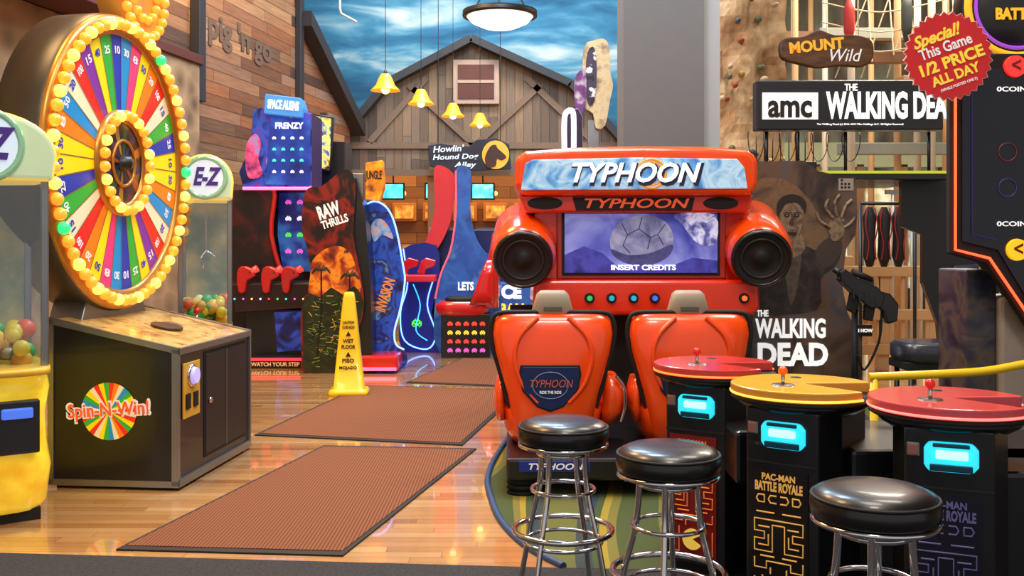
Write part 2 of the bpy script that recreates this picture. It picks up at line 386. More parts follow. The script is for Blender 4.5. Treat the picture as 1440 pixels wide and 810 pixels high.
# ------------------------------------------------------------ crane machines
def crane(x,y,rz,w=.36,lab='E-Z'):
    g=grp('claw_crane_machine',(x,y,0),rz)
    loft('base',[(.06,0,0,w*.93,.33),(.1,0,0,w*1.0,.36),(.3,0,0,w*1.06,.39),(.45,0,0,w*1.0,.36),(.6,0,0,w*.98,.35),(.75,0,0,w*1.04,.38),(.83,0,0,w*1.0,.36),(.85,0,0,w*.95,.33)],art('yellow_marbled_plastic',[(236,186,20),(255,226,60),(226,160,10)],3,emit=.4,rough=.3,coat=.5),n=4)
    box('plinth',(-w*.85,w*.85),(-.3,.3),(0,.07),BLKM)
    for yy in(-1,1):
        for xx in (-1,1): cyl('leg_%d%d'%(xx,yy),(xx*w*.7,yy*.25,0),(xx*w*.7,yy*.25,.08),.03,.03,GREYM,12)
    for yy in(-1,1):
        for xx in (-1,1): box('post_%d%d'%(xx,yy),(xx*w*.9-.02,xx*w*.9+.02),(yy*.31-.02,yy*.31+.02),(.84,1.95),STEEL,.006)
    box('glass_front',(-w*.9,w*.9),(-.325,-.32),(.86,1.93),GLASS); box('glass_side_a',(w*.92,w*.93),(-.31,.31),(.86,1.93),GLASS)
    box('glass_side_b',(-w*.93,-w*.92),(-.31,.31),(.86,1.93),GLASS)
    box('back_mirror',(-w*.9,w*.9),(.3,.31),(.86,1.93),art('crane_back',[(50,66,66),(110,124,100),(190,170,110)],3,emit=.12))
    ms=[M('prize_%d'%i,c,.4) for i,c in enumerate([(255,215,40),(240,90,40),(60,180,80),(240,235,200),(240,170,40)])]
    rr=random.Random(3)
    balls('prizes',[((rr.uniform(-w*.75,w*.75),rr.uniform(-.24,.24),.9+rr.uniform(0,.18)),rr.uniform(.04,.06),rr.randrange(5)) for _ in range(60)],ms)
    tube('claw_cable',[(0,0,1.95),(0,0,1.5)],.006,CHROME)
    for k in range(3):
        a=2*pi*k/3; tube('claw_%d'%k,[(0,0,1.5),(.08*math.cos(a),.08*math.sin(a),1.44),(.05*math.cos(a),.05*math.sin(a),1.34)],.008,CHROME,sm=4)
    loft('deck',[(.84,0,-.06,w*1.02,.4),(.88,0,-.06,w*1.0,.4)],M('deck_yellow',(240,196,60),.3),n=5)
    box('coin_panel',(w*.1,w*.8),(-.395,-.34),(.4,.7),M('coin_panel_blk',(34,34,40),.4),.01)
    torus('coin_ring',(-w*.45,-.385,.62),.09,.02,STEEL,(pi/2,0,0),24,6); cyl('coin_disc',(-w*.45,-.40,.62),(-w*.45,-.36,.62),.07,.07,M('blue_disc',(30,60,120),.3,emit=.3))
    box('bill_slot',(w*.25,w*.7),(-.41,-.38),(.6,.66),M('bluelit',(70,110,220),.3,emit=.8),.01)
    cyl('joystick',(-w*.3,-.36,.86),(-w*.3,-.38,.98),.012,.012,CHROME,10); balls('joystick_knob',[((-w*.3,-.38,1.0),.03)],[M('knob_red',(210,30,30),.3)])
    arch=[(-w,1.93),(w,1.93)]+[(w*1.05*math.cos(a),2.08+.24*math.sin(a)) for a in [pi*i/16 for i in range(17)]]
    prism('marquee',arch,'y',-.4,.32,[M('marquee_cream',(244,206,96),.3,emit=.6),M('marquee_face',(190,210,170),.3,emit=.35)],.03,3)
    torus('marquee_ring',(0,-.41,2.12),min(.19,w*.75),.022,M('ring_green_glass',(150,200,160),.1,.3,emit=.2),(pi/2,0,0),32,8,1)
    rr2=min(.18,w*.7)
    cyl('marquee_disc',(0,-.405,2.12),(0,-.42,2.12),rr2,rr2,M('marquee_white',(200,215,230),.3,emit=.6))
    text('marquee_text',lab,(0,-.425,2.12),rr2*1.5,rr2,M('marq_txt',(70,40,130),.3,emit=.2),shear=.3,bold=.04)
crane(-3.12,5.78,34,.36)
crane(-2.68,8.72,16,.22)

# ------------------------------------------------------------ motion racing simulator (orange)
k=.005571
SIM=g=grp('motion_simulator_arcade',(.964,7.8,0))
T=lambda pts,sm=0: tr(pts,893,k,sm)
def TX(x): return (x-893)*k
def TZz(y): return H+(HY-y)*k
DKRED=M('deep_red_plastic',(160,36,20),.3,coat=.5)
BODYR=M('red_orange_fibreglass',(222,50,16),.25,coat=.45,var=.05)
box('rear_cabinet',(TX(760),TX(1052)),(.15,1.0),(0,1.1),BLACK,.02)
prism('console',T([(750,392),(1058,392),(1060,432),(1050,441),(758,441),(748,432)]),'y',-.22,.9,BODYR,.035,4)
prism('screen_hood',T([(756,278),(1034,278),(1052,300),(1056,396),(750,396),(748,320)]),'y',-.05,.9,BODYR,.03,4)
prism('screen_bezel',T([(782,292),(1018,292),(1018,392),(782,392)]),'y',-.09,-.03,DKRED,.015,3)
prism('inner_bezel',T([(789,297),(1009,297),(1009,387),(789,387)]),'y',-.10,-.05,BLKM,.006)
scr=art('rock_screen',[(26,30,100),(60,66,160),(96,104,190),(130,140,210),(60,60,150)],2.5,emit=.55,distort=.6,detail=8,rough=.35)
prism('screen',T([(793,301),(1005,301),(1005,383),(793,383)]),'y',-.105,-.08,scr)
rp=[(856,336),(866,316),(888,305),(918,305),(938,318),(944,340),(936,360),(908,373),(880,370),(860,356)]
prism('screen_rock',T(rp,4),'y',-.108,-.10,art('rock_ball',[(60,62,110),(120,126,170),(156,162,196),(110,116,160)],6,emit=.45,detail=10,distort=.3,rough=.35))
prism('screen_rock_shade',T([(858,350),(880,358),(910,356),(942,344),(936,361),(908,373),(880,370),(862,360)],4),'y',-.109,-.10,art('rock_shade',[(34,36,90),(70,74,130),(50,52,110)],9,emit=.4,detail=9,rough=.35))
strokes('screen_rock_cracks',[[(TX(a),-.1095,TZz(b)) for a,b in l] for l in [[(872,314),(880,330),(874,345),(884,356)],[(900,306),(896,322),(912,334),(908,350)],[(880,330),(896,322)],[(932,316),(922,330),(930,344)],[(912,334),(922,330)]]],.0035,M('crack',(40,42,90),.4,emit=.2),res=1)
prism('screen_rock_small',T([(946,302),(1000,302),(1004,338),(990,346),(972,338),(958,318)],3),'y',-.109,-.10,art('rock_ball2',[(20,20,70),(90,94,160),(200,204,235),(60,60,120)],11,emit=.7,detail=10,rough=.35,distort=.5))
prism('screen_ground',T([(793,383),(793,358),(820,346),(846,356),(866,374),(940,374),(970,362),(1005,366),(1005,383)]),'y',-.1085,-.10,art('scr_ground',[(20,22,90),(60,64,160),(40,30,110)],7,emit=.6,rough=.35))
text('screen_text','INSERT CREDITS',(TX(902),-.114,TZz(376)),.5,.042,M('screen_white',(245,245,255),.5,emit=1.2),bold=.03,ext=.001)
prism('marquee',T([(724,228),(738,217),(800,212),(895,210),(985,211),(1042,215),(1054,228),(1053,262),(1046,277),(734,277),(724,262)]),'y',-.3,.75,ORANGE,.05,5)
prism('marquee_panel',T([(738,234),(748,229),(890,226),(1024,228),(1034,240),(1038,268),(732,270)]),'y',-.315,-.28,art('storm_marquee',[(30,90,170),(90,150,205),(170,205,230),(100,150,195)],4,emit=.5,distort=2),.008)
MW=M('marq_white',(250,252,255),.4,emit=.8)
ym=-.325
GS=M('swirl_gold',(225,150,50),.4,emit=.4)
torus('marquee_swirl',(TX(908),ym+.006,TZz(248)),.108,.010,GS,(pi/2,0,0),36,6)
torus('marquee_swirl2',(TX(908),ym+.006,TZz(248)),.085,.007,GS,(pi/2,0,0),36,6)
text('marquee_shadow','TYPHOON',(TX(882)+.01,ym-.002,TZz(249)-.01),1.0,.18,M('marq_shadow',(24,30,70),.5),shear=.3,bold=.04,ext=.001)
text('marquee_text','TYPHOON',(TX(882),ym-.006,TZz(248)),.97,.15,MW,shear=.3,bold=.025,ext=.002)
prism('under_marquee',T([(728,275),(1052,275),(1044,300),(740,300)]),'y',-.2,.6,BODYR,.02,3)
prism('name_plate',T([(803,279),(970,279),(966,297),(808,297)]),'y',-.215,-.19,BLKM,.004)
text('name_text','TYPHOON',(TX(887),-.22,TZz(288)),.8,.075,M('name_orange',(220,80,36),.4,emit=.4),shear=.25,bold=.02,ext=.001)
for c in (765,1006): prism('vent_%d'%c,T(ell(c,287,24,8.5,24)),'y',-.215,-.19,BLKM,.005)
for nm,f0,b0 in (('l',(735,363),(739,326)),('r',(1056,361),(1073,322))):
    F=Vector((TX(f0[0]),-.32,TZz(f0[1]))); B=Vector((TX(b0[0]),.45,TZz(b0[1])))
    d=(B-F).normalized(); qq=d.to_track_quat('Z','Y').to_euler()
    L=(B-F).length
    lathe('pod_'+nm,[(0,.03),(.18,.02),(.195,-.02),(.22,0),(.245,.08),(.255,.3),(.25,L),(0,L+.03)],F,[ORANGE],40,qq)
    lathe('speaker_rim_'+nm,[(.198,-.045),(.21,-.05),(.226,-.02),(.219,.02),(.19,.0),(.198,-.045)],F,[BLACK],40,qq)
    lathe('speaker_cone_'+nm,[(0,-.03),(.05,-.025),(.07,.0),(.13,-.01),(.17,-.03),(.2,-.035)],F,[M('speaker_mesh',(22,20,22),.6)],40,qq)
    torus('speaker_surround_'+nm,F+d*(-.03),.15,.01,M('spk_grey',(40,38,40),.5),qq,36,6)
for i,(x,c) in enumerate([(826,(40,170,90)),(856,(30,150,180)),(886,(30,150,190)),(915,(60,100,210)),(943,(40,110,190)),(1037,(255,110,40))]):
    p=Vector((TX(x),-.22,TZz(417)))
    cyl('button_rim_%d'%i,p+Vector((0,.01,0)),p+Vector((0,-.018,0)),.042,.038,BLKM,20); cyl('button_%d'%i,p,p+Vector((0,-.03,0)),.022,.02,M('btn_%d'%i,c,.3,emit=.8),16)
for i,x in enumerate((-.65,.28)):
    cyl('column_%d'%i,(x,-.18,1.02),(x,-.5,.95),.05,.04,BLKM,16); torus('wheel_%d'%i,(x,-.52,.95),.15,.018,BLACK,(math.radians(75),0,0),28,8)
box('platform',(-1.0,.62),(-1.62,.14),(.1,.24),BLACK,.02)
for i,(x,y) in enumerate([(-.9,-1.5),(.5,-1.5),(-.9,0),(.5,0),(-.2,-.8)]): 
    for z in (0,.035,.07): cyl('bellows_%d_%d'%(i,z*1000),(x,y,z),(x,y,z+.032),.1,.085,BLKM,20)
prism('platform_plate',[(-.92,.16),(-.48,.16),(-.48,.225),(-.92,.225)],'y',-1.63,-1.61,M('blue_plate',(24,44,130),.4,emit=.1))
text('platform_text','TYPHOON',(-.7,-1.635,.192),.34,.04,WHITE,shear=.25,ext=.001)
box('footwell_wall',(-.98,.6),(.1,.15),(.2,1.08),BLKM)

def seat(x,y,z0=.24):
    g=grp('racing_seat',(x-.964,y-7.8,0)); g.parent=SIM
    loft('back_shell',[(1.118,0,0,.30,.045),(1.105,0,0,.355,.085),(1.06,0,0,.39,.115),(.98,0,-.005,.40,.13),(.86,0,-.01,.38,.14),(.72,0,-.015,.34,.145),(.58,0,-.01,.30,.15),(.45,0,.0,.275,.16),(.33,0,.03,.255,.16),(.26,0,.05,.24,.15)],ORANGE,seg=48,n=3.6)
    loft('pan',[(.25,0,.25,.27,.3),(.34,0,.25,.32,.36),(.48,0,.25,.34,.38),(.54,0,.25,.32,.36)],ORANGE,n=4)
    loft('cushion',[(.5,0,.3,.22,.28),(.57,0,.3,.24,.3),(.6,0,.3,.2,.26)],BLKM,n=4)
    loft('bolster_r',[(.38,.37,.1,.05,.12),(.46,.40,.1,.075,.16),(.6,.41,.1,.08,.16),(.7,.38,.1,.05,.12)],ORANGE,n=2.5)
    tube('bolster_trim',[(.45,-.05,.4),(.475,-.05,.5),(.47,-.05,.62),(.42,-.05,.7)],.012,CHROME,sm=4)
    loft('bolster_l',[(.40,-.34,.1,.03,.12),(.48,-.35,.1,.04,.16),(.6,-.35,.1,.04,.16),(.68,-.34,.1,.03,.12)],ORANGE,n=2.5)
    pts=[(-.24,.4),(-.285,.5),(-.315,.6),(-.352,.74),(-.391,.87),(-.408,.98),(-.398,1.065),(-.355,1.115),(-.2,1.122),(0,1.12),(.2,1.122),(.355,1.115),(.398,1.065),(.408,.98),(.391,.87),(.352,.74),(.315,.6),(.285,.5),(.24,.4)]
    tube('seam',[(a,-.05,b) for a,b in pts],.015,BLKM,sm=5)
    for s in (-1,1): tube('rib_%d'%s,[(s*.1,-.11,1.09),(s*.22,-.14,.97),(s*.25,-.148,.82),(s*.2,-.152,.66),(s*.1,-.155,.54)],.016,ORANGE,sm=5)
    loft('headrest',[(1.09,0,0,.145,.05),(1.12,0,0,.14,.07),(1.19,0,0,.12,.075),(1.24,0,0,.105,.07),(1.262,0,0,.08,.05)],M('headrest_grey',(160,150,134),.5),n=3.5)
    box('headrest_slot',(-.06,.06),(-.08,-.05),(1.13,1.16),M('slot_grey',(90,86,80),.6),.004)
    sh=[(-.2,.775),(.16,.775),(.17,.72),(.15,.62),(.06,.52),(-.02,.49),(-.10,.52),(-.19,.62),(-.21,.72)]
    prism('shield_edge',[(a*1.07+.0,(b-.63)*1.07+.63) for a,b in sh],'y',-.164,-.13,BLKM,.004)
    prism('shield',sh,'y',-.169,-.13,M('shield_blue',(20,38,86),.3,emit=.06),.004)
    torus('shield_ring',(-.02,-.171,.655),.115,.004,M('ring_lt',(120,130,180),.4),(pi/2,0,0),36,5,.75)
    text('shield_text','TYPHOON',(-.02,-.178,.665),.28,.05,M('shield_txt',(190,90,60),.4,emit=.1),shear=.25,bold=0,ext=.001)
    text('shield_text2','RIDE THE RIDE',(-.02,-.173,.61),.14,.018,WHITE,ext=.001)
    box('pedestal',(-.2,.2),(-.05,.45),(z0-.005,.3),BLKM,.02)
seat(.269,6.62); seat(1.169,6.62)

# ------------------------------------------------------------ bar stools
def stool(x,y,rz=20):
    g=grp('bar_stool',(x,y,0),rz)
    VIN=M('black_vinyl',(18,16,18),.34,coat=.2,var=.2)
    lathe('cushion',[(0,.812),(.08,.811),(.15,.805),(.185,.79),(.2,.765),(.203,.74),(.198,.715),(.18,.7),(0,.7)],(0,0,0),[VIN],48)
    lathe('band',[(.19,.706),(.2,.704),(.2,.692),(.185,.688),(0,.688)],(0,0,0),[CHROME],48)
    torus('piping',(0,0,.775),.196,.006,BLKM,seg=48,ms=6)
    for i in range(4):
        a=pi/4+pi/2*i; c,s=math.cos(a),math.sin(a)
        tube('leg_%d'%i,[(.11*c,.11*s,.69),(.125*c,.125*s,.5),(.175*c,.175*s,.3),(.235*c,.235*s,.015)],.0125,CHROME,sm=6)
        cyl('foot_%d'%i,(.235*c,.235*s,0.003),(.235*c,.235*s,.033),.019,.016,BLKM,12)
    torus('foot_ring',(0,0,.32),.215,.0125,CHROME,seg=56,ms=10)
    torus('foot_ring_inner',(0,0,.27),.17,.009,CHROME,seg=48,ms=8)
    torus('upper_ring',(0,0,.5),.138,.009,CHROME,seg=48,ms=8)
    torus('swivel',(0,0,.66),.11,.01,CHROME,seg=36,ms=8)
stool(.226,4.4,10); stool(.603,3.84,30); stool(1.166,3.2,20)

# ------------------------------------------------------------ four-player cocktail arcade (pods)
g=grp('multiplayer_cocktail_arcade',(0,0,0.003)); COCK=g
def pod(x,y,a,col,rimc,joy):
    g=grp('pod',(x,y,0),a); g.parent=COCK
    prism('body',[(-.15,-.24),(.15,-.24),(.2,-.1),(.2,.22),(-.2,.22),(-.2,-.1)],'z',.04,.9,BLACK,.008)
    box('kick',(-.13,.13),(-.2,.2),(0,.05),BLKM)
    R=.30; w=math.radians(30); rot=math.radians(-25-a)
    def pac(R,off=0,w=w): return [( 0,0)]+[(R*math.cos(t),R*math.sin(t)) for t in [rot+w+(2*pi-2*w)*i/48 for i in range(49)]]
    lathe('under_top',[(0,.86),(.2,.86),(.25,.89),(.285,.925),(0,.925)],(0,0,0),[BLACK],48)
    o=prism('round_top',pac(R),'z',.94,.985,[M('rim_'+rimc[0],rimc[1],.3,emit=.12),M('top_'+col[0],col[1],.2,coat=.6,emit=.1)],.006)
    lathe('black_rim',[(.29,.92),(.298,.925),(.298,.938),(.0,.938)],(0,0,0),[BLKM],48)
    tube('neon_edge',[(R*1.0*math.cos(t),R*1.0*math.sin(t),.95) for t in [rot+w+(2*pi-2*w)*i/40 for i in range(41)]],.005,M('neon_'+rimc[0],rimc[2],.3,emit=2))
    ca,sa=math.cos(math.radians(-a)),math.sin(math.radians(-a))
    def wp(u,v): return (u*ca-v*sa,u*sa+v*ca)
    ex,ey=wp(.02,.17); jx0,jy0=wp(-.1,-.06)
    lathe('eye',[(0,.987),(.024,.987),(.024,.98)],(ex,ey,0),[BLKM],16)
    cyl('stick',(jx0,jy0,.98),(jx0,jy0,1.03),.008,.008,CHROME,10); balls('stick_ball',[((jx0,jy0,1.045),.02)],[M('joy_'+joy[0],joy[1],.25,emit=.2)])
    lathe('stick_plate',[(0,.989),(.045,.989),(.05,.983)],(jx0,jy0,0),[M('plate_b',(90,70,60),.3)],20)
    cy=M('cyan_lit',(40,190,215),.25,emit=1.3)
    yb=-.24; dz=.065
    prism('coin_glow',[(p,q+dz) for p,q in [(-.07,.68),(.08,.68),(.1,.705),(.1,.765),(.08,.79),(-.07,.79),(-.085,.765),(-.085,.705)]],'y',yb-.02,yb+.01,cy,.012)
    box('coin_mouth',(-.045,.065),(yb-.036,yb-.015),(.73+dz,.762+dz),M('mouth_cy',(150,240,250),.3,emit=1.8),.006)
    box('coin_shell',(-.065,.08),(yb-.03,yb-.01),(.685+dz,.71+dz),M('shell_teal',(16,70,90),.3),.004)
    box('coin_shell_top',(-.055,.07),(yb-.03,yb-.01),(.772+dz,.786+dz),M('shell_teal',(16,70,90),.3),.004)
    box('card_reader',(-.14,-.105),(yb-.012,yb),(.80,.84),M('reader',(140,90,80),.4,emit=.1),.003)
    box('reader_frame',(-.145,-.10),(yb-.006,yb),(.795,.845),STEEL,.003)
    box('upper_panel_edge',(-.15,.15),(yb-.006,yb),(.68,.688),GREYM)
    box('art_panel',(-.13,.11),(yb-.008,yb+.002),(.08,.66),M('art_'+col[0],col[2],.3))
    ty=M('maze_'+col[0],col[3],.4,emit=.3)
    X0=-.01; yy=yb-.012
    text('title_a','PAC-MAN',(X0,yy,.625),.14,.028,ty,bold=.03,ext=.001)
    text('title_b','BATTLE ROYALE',(X0,yy,.585),.2,.04,ty,bold=.04,ext=.001)
    def mz(pts): tube('maze',[(X0+a*.85,yy+.001,b) for a,b in pts],.0032,ty,res=1)
    for s in (-1,1):
        mz([(s*.01,.55),(s*.04,.55),(s*.05,.535),(s*.04,.52),(s*.01,.52)]); mz([(s*.07,.55),(s*.1,.55),(s*.11,.535),(s*.1,.52),(s*.07,.52),(s*.07,.55)])
        mz([(0,.45),(s*.12,.45),(s*.12,.40),(s*.07,.40),(s*.07,.37),(s*.12,.37),(s*.12,.32),(s*.03,.32),(s*.03,.43),(0,.43)])
        mz([(s*.045,.42),(s*.1,.42)]); mz([(s*.05,.39),(s*.05,.345),(s*.1,.345)])
        mz([(s*.12,.29),(s*.12,.25),(s*.06,.25),(s*.06,.28),(0,.28)]); mz([(s*.12,.21),(s*.12,.1),(s*.08,.1),(s*.08,.22)])
        mz([(s*.02,.30),(s*.09,.30)]); mz([(s*.04,.23),(s*.04,.255)]); mz([(s*.02,.48),(s*.11,.48)])
    pc=[(X0,.165)]+[(X0+.05*math.cos(t),.165+.05*math.sin(t)) for t in [math.radians(30+i*300/24) for i in range(25)]]
    prism('maze_eater',pc,'y',yb-.014,yb-.005,M('pac_yel',(250,215,90),.4,emit=.3))
pod(1.01,4.96,-34,('red',(216,58,56),(130,24,18),(240,130,60)),('redr',(190,60,50),(255,110,50)),('red',(200,30,30)))
pod(1.24,4.25,-36,('yellow',(240,192,66),(22,14,12),(236,180,90)),('yelr',(200,140,50),(255,170,60)),('orange',(220,90,26)))
pod(1.70,3.87,-24,('pink',(226,84,76),(20,20,40),(90,84,130)),('pinkr',(190,70,80),(255,110,100)),('red',(200,30,30)))
PARENT=COCK
prism('linking_body',[(1.18,4.95),(1.3,5.02),(2.4,4.6),(2.4,3.95),(1.85,4.0),(1.4,4.3)],'z',.02,.72,BLACK,.02)
box('link_a',(1.0,1.28),(4.45,4.85),(.5,.74),BLACK,.02); box('link_b',(1.38,1.72),(4.05,4.35),(.5,.74),BLACK,.02)
box('link_c',(1.85,2.4),(3.75,4.2),(.0,.72),BLACK,.02)

# ------------------------------------------------------------ upright screen tower on right
k5=5.0/1400
g=grp('upright_video_arcade',((1390-720)*k5,5.0,0.003))
U=lambda pts,sm=0: tr(pts,1390,k5,sm)
ux=lambda x:(x-1390)*k5
uz=lambda y:H+(HY-y)*k5
prism('monitor_case',U([(1336,92),(1400,76),(1640,76),(1640,470),(1452,470),(1388,372),(1336,358)]),'y',0,.05,BLKM,.008)
prism('monitor_rear',U([(1380,92),(1600,86),(1600,440),(1470,440),(1400,350),(1380,340)]),'y',.05,.35,BLKM,.01)
NEON=M('red_neon',(255,80,50),.3,emit=5,ecol=(255,60,30))
tube('neon',[(ux(a),-.012,uz(b)) for a,b in [(1342,110),(1342,352),(1390,364),(1445,445),(1462,470)]],.007,NEON)
prism('glass_panel',U([(1352,100),(1620,88),(1620,452),(1462,452),(1402,352),(1352,340)]),'y',-.01,.01,M('dark_screen',(12,13,26),.15,emit=.08))
tube('maze_edge',[(ux(a),-.014,uz(b)) for a,b in [(1365,115),(1365,330),(1400,338)]],.003,M('navy_line',(30,40,110),.4,emit=.4))
W8=M('lit_white',(240,240,240),.4,emit=.7)
text('credit_a','0COIN(S)/1PLAY',(ux(1450),-.014,uz(127)),.36,.032,W8,ext=.001); text('credit_b','0COIN(S)/1PLAY',(ux(1450),-.014,uz(316)),.36,.032,W8,ext=.001)
for i,(x,y,c) in enumerate([(1425,95,(230,50,44)),(1428,352,(255,190,20))]):
    cyl('icon_%d'%i,(ux(x),-.005,uz(y)),(ux(x),-.03,uz(y)),.056,.053,M('icon_%d'%i,c,.3,emit=.7),28)
    text('icon_arrow_%d'%i,'<',(ux(x),-.032,uz(y)),.045,.055,M('icon_dk',(120,20,20),.4),ext=.001)
for i,(x,y) in enumerate([(1415,215),(1415,265)]): torus('ghost_ring_%d'%i,(ux(x),-.013,uz(y)),.045,.003,M('ring_dim_%d'%i,(110,40,50) if i==0 else (50,60,120),.4,emit=.2),(pi/2,0,0),24,5)
box('stem',(.12,.9),(.12,.5),(0,1.3),M('stem_cream',(160,150,140),.5),.02)
box('stem_art',(-.04,.12),(.16,.5),(0,1.44),art('zombie_stem',[(16,18,30),(44,46,66),(84,76,70),(24,26,40)],6,distort=1),.01)
RY=Euler((pi/2,0,0))
box('topper_post',(.05,.3),(.12,.25),(2.5,2.62),BLKM)
lathe('topper_disc',[(0,-.06),(.27,-.06),(.29,0),(.27,.05),(0,.05)],(.17,.12,2.78),[BLACK],48,RY)
torus('topper_ring',(.17,.05,2.78),.25,.02,M('topper_yellow',(240,180,40),.3,emit=.5),(pi/2,0,0),48,8)
torus('topper_ring2',(.17,.05,2.78),.21,.01,M('topper_purple',(150,70,200),.3,emit=.6),(pi/2,0,0),48,6)
text('topper_text','BATTLE',(.17,.05,2.74),.22,.06,MC['topper_yellow'],bold=.04)
# starburst
g=grp('starburst_sale_sign',((1333-720)*4.9/1400,4.9,H+(HY-79)*4.9/1400),0)
st=[]
for i in range(64):
    a=2*pi*i/64; r=.218 if i%2 else .2; st.append((r*math.cos(a),r*math.sin(a)))
prism('burst',st,'y',-.006,.006,M('burst_red',(206,30,36),.5,emit=.08))
prism('burst_edge',[(x*1.02,y*1.02) for x,y in st],'y',-.003,.007,M('burst_white',(240,200,190),.5))
TY=M('burst_yellow',(250,218,70),.5,emit=.25)
def bt(s,u,v,w,h,m,**kk):
    t=math.radians(20); text('burst_'+s.split()[0].lower().strip('!(').replace('/','_'),s,(u*math.cos(t)-v*math.sin(t),-.009,u*math.sin(t)+v*math.cos(t)),w,h,m,tilt=20,ext=.001,**kk)
bt('Special!',-.03,.11,.25,.08,TY,shear=.4,bold=.03); bt('This Game',0,.045,.27,.055,WHITE,bold=.02); bt('1/2 PRICE',0,-.03,.33,.06,TY,bold=.035); bt('ALL DAY',0,-.1,.25,.05,TY,bold=.035); bt('(WHILE POSTED ONLY)',0,-.15,.19,.018,WHITE)
tube('string_a',[(0,0,.2),(0,0,8-(H+(HY-79)*4.9/1400))],.002,BLKM)

# ------------------------------------------------------------ zombie shooter booth
k8=8.5/1400
g=grp('zombie_shooter_arcade_booth',((1130-720)*k8,8.5,0))
Z8=lambda pts,sm=0: tr(pts,1130,k8,sm)
zx=lambda x:(x-1130)*k8
zz=lambda y:H+(HY-y)*k8
sidep=[(1058,232),(1066,227),(1132,226),(1150,240),(1178,247),(1203,248),(1206,300),(1203,330),(1190,350),(1184,400),(1192,440),(1212,480),(1214,600.5),(1058,600.5)]
zart=art('apocalypse_print',[(24,19,21),(56,42,38),(92,70,56),(74,72,80),(122,98,80)],2.4,distort=.8,emit=.06,detail=8)
prism('side_panel_near',Z8(sidep),'y',0,.06,[BLACK,zart])
prism('side_panel_far',Z8(sidep),'y',1.5,1.56,[BLACK,zart])
box('screen_body',(zx(1060),zx(1110)),(.06,1.5),(0,2.25),BLACK)
box('roof',(zx(1066),zx(1150)),(.02,1.52),(2.2,2.27),BLACK,.01)
box('game_screen',(zx(1110),zx(1112)),(.15,1.4),(1.0,2.1),art('zscreen',[(20,30,40),(80,90,80),(160,120,80)],4,emit=.8))
box('gun_deck',(zx(1110),zx(1190)),(.06,1.5),(.0,.95),BLACK,.02)
zA=art('zombie_coat',[(20,16,18),(46,38,38),(68,56,52)],9,distort=.5,detail=8); zB=art('zombie_skin',[(48,36,30),(98,78,62),(134,114,92),(74,56,48)],14,distort=.6,detail=8); zC=M('zombie_shadow',(26,18,16),.6); zD=art('zombie_skin_lit',[(84,66,52),(126,104,82),(146,124,100)],18)
prism('print_haze',Z8([(1062,262),(1090,250),(1120,262),(1150,300),(1165,345),(1120,352),(1062,350)],4),'y',-.002,0,art('haze_print',[(66,50,44),(116,88,62),(80,66,62)],5,distort=1))
prism('print_coat',Z8([(1060,380),(1078,356),(1097,343),(1132,346),(1152,352),(1170,334),(1184,345),(1176,372),(1154,392),(1148,436),(1060,436)],3),'y',-.004,0,zA)
prism('print_sleeve',Z8([(1146,354),(1168,332),(1184,342),(1178,362),(1158,378)],3),'y',-.006,0,M('sleeve',(58,46,42),.6))
prism('print_shirt',Z8([(1104,348),(1126,350),(1122,400),(1112,430),(1106,400)],3),'y',-.006,0,art('shirt_print',[(50,42,40),(86,74,66),(50,26,22)],12,distort=1))
prism('print_neck',Z8([(1102,330),(1126,330),(1132,350),(1116,362),(1100,350)],3),'y',-.007,0,zB)
prism('print_head',Z8([(1096,300),(1099,286),(1112,279),(1126,284),(1130,300),(1127,320),(1119,337),(1109,339),(1100,326)],4),'y',-.008,0,zB)
prism('print_cheek',Z8([(1100,302),(1110,298),(1112,318),(1106,332),(1101,322)],4),'y',-.009,0,zD)
prism('print_hair',Z8([(1093,304),(1093,286),(1103,275),(1120,274),(1133,284),(1132,300),(1127,292),(1119,285),(1105,287),(1099,296)],3),'y',-.010,0,zC)
for a,b in ((1106,303),(1120,303)):
    prism('print_eye_%d'%a,Z8(ell(a,b,4,2.2,14)),'y',-.011,0,zC); prism('print_pupil_%d'%a,Z8(ell(a,b,1.0,1.0,10)),'y',-.012,0,M('pupil',(150,138,112),.5))
    tube('print_brow_%d'%a,[(zx(a-5),-.010,zz(b-3)),(zx(a),-.010,zz(b-5)),(zx(a+5),-.010,zz(b-3))],.005,zC,res=1)
prism('print_mouth',Z8([(1107,326),(1113,323),(1120,325),(1118,330),(1113,331),(1109,329)],3),'y',-.011,0,M('mouth_dk',(40,14,12),.5))
for i in range(4): prism('print_tooth_%d'%i,Z8([(1109+i*2.6,324.7),(1110.6+i*2.6,324.7),(1109.8+i*2.6,327)]),'y',-.012,0,MC['pupil'])
prism('print_nose',Z8([(1111,308),(1115,308),(1117,316),(1113,318),(1109,316)]),'y',-.011,0,M('nose_sh',(60,44,38),.6))
prism('print_hand_palm',Z8([(1170,338),(1165,320),(1170,305),(1184,304),(1188,318),(1183,336)],3),'y',-.008,0,zB)
for i,f4 in enumerate([[(1167,320),(1153,311),(1148,299)],[(1171,307),(1161,292),(1165,280)],[(1177,305),(1174,286),(1181,274)],[(1183,306),(1189,290),(1198,281)],[(1187,320),(1197,313),(1202,305)]]):
    tube('print_finger_%d'%i,[(zx(a),-.004,zz(b)) for a,b in f4],.015,zB,sm=4,res=2)
text('title_the','THE',(zx(1072),-.008,zz(441)),.1,.055,W8,bold=.03)
text('title_walking','WALKING',(zx(1112),-.008,zz(463)),.6,.17,W8,bold=.03)
text('title_dead','DEAD',(zx(1114),-.008,zz(500)),.6,.2,W8,bold=.04)
box('qr_tag',(zx(1179),zx(1200)),(-.006,0),(zz(268),zz(251)),M('tag',(150,140,130),.6))
for i in range(7): box('qr_%d'%i,(zx(1182+ (i%3)*5),zx(1185+(i%3)*5)),(-.008,0),(zz(265-(i//3)*5),zz(262-(i//3)*5)),BLKM)
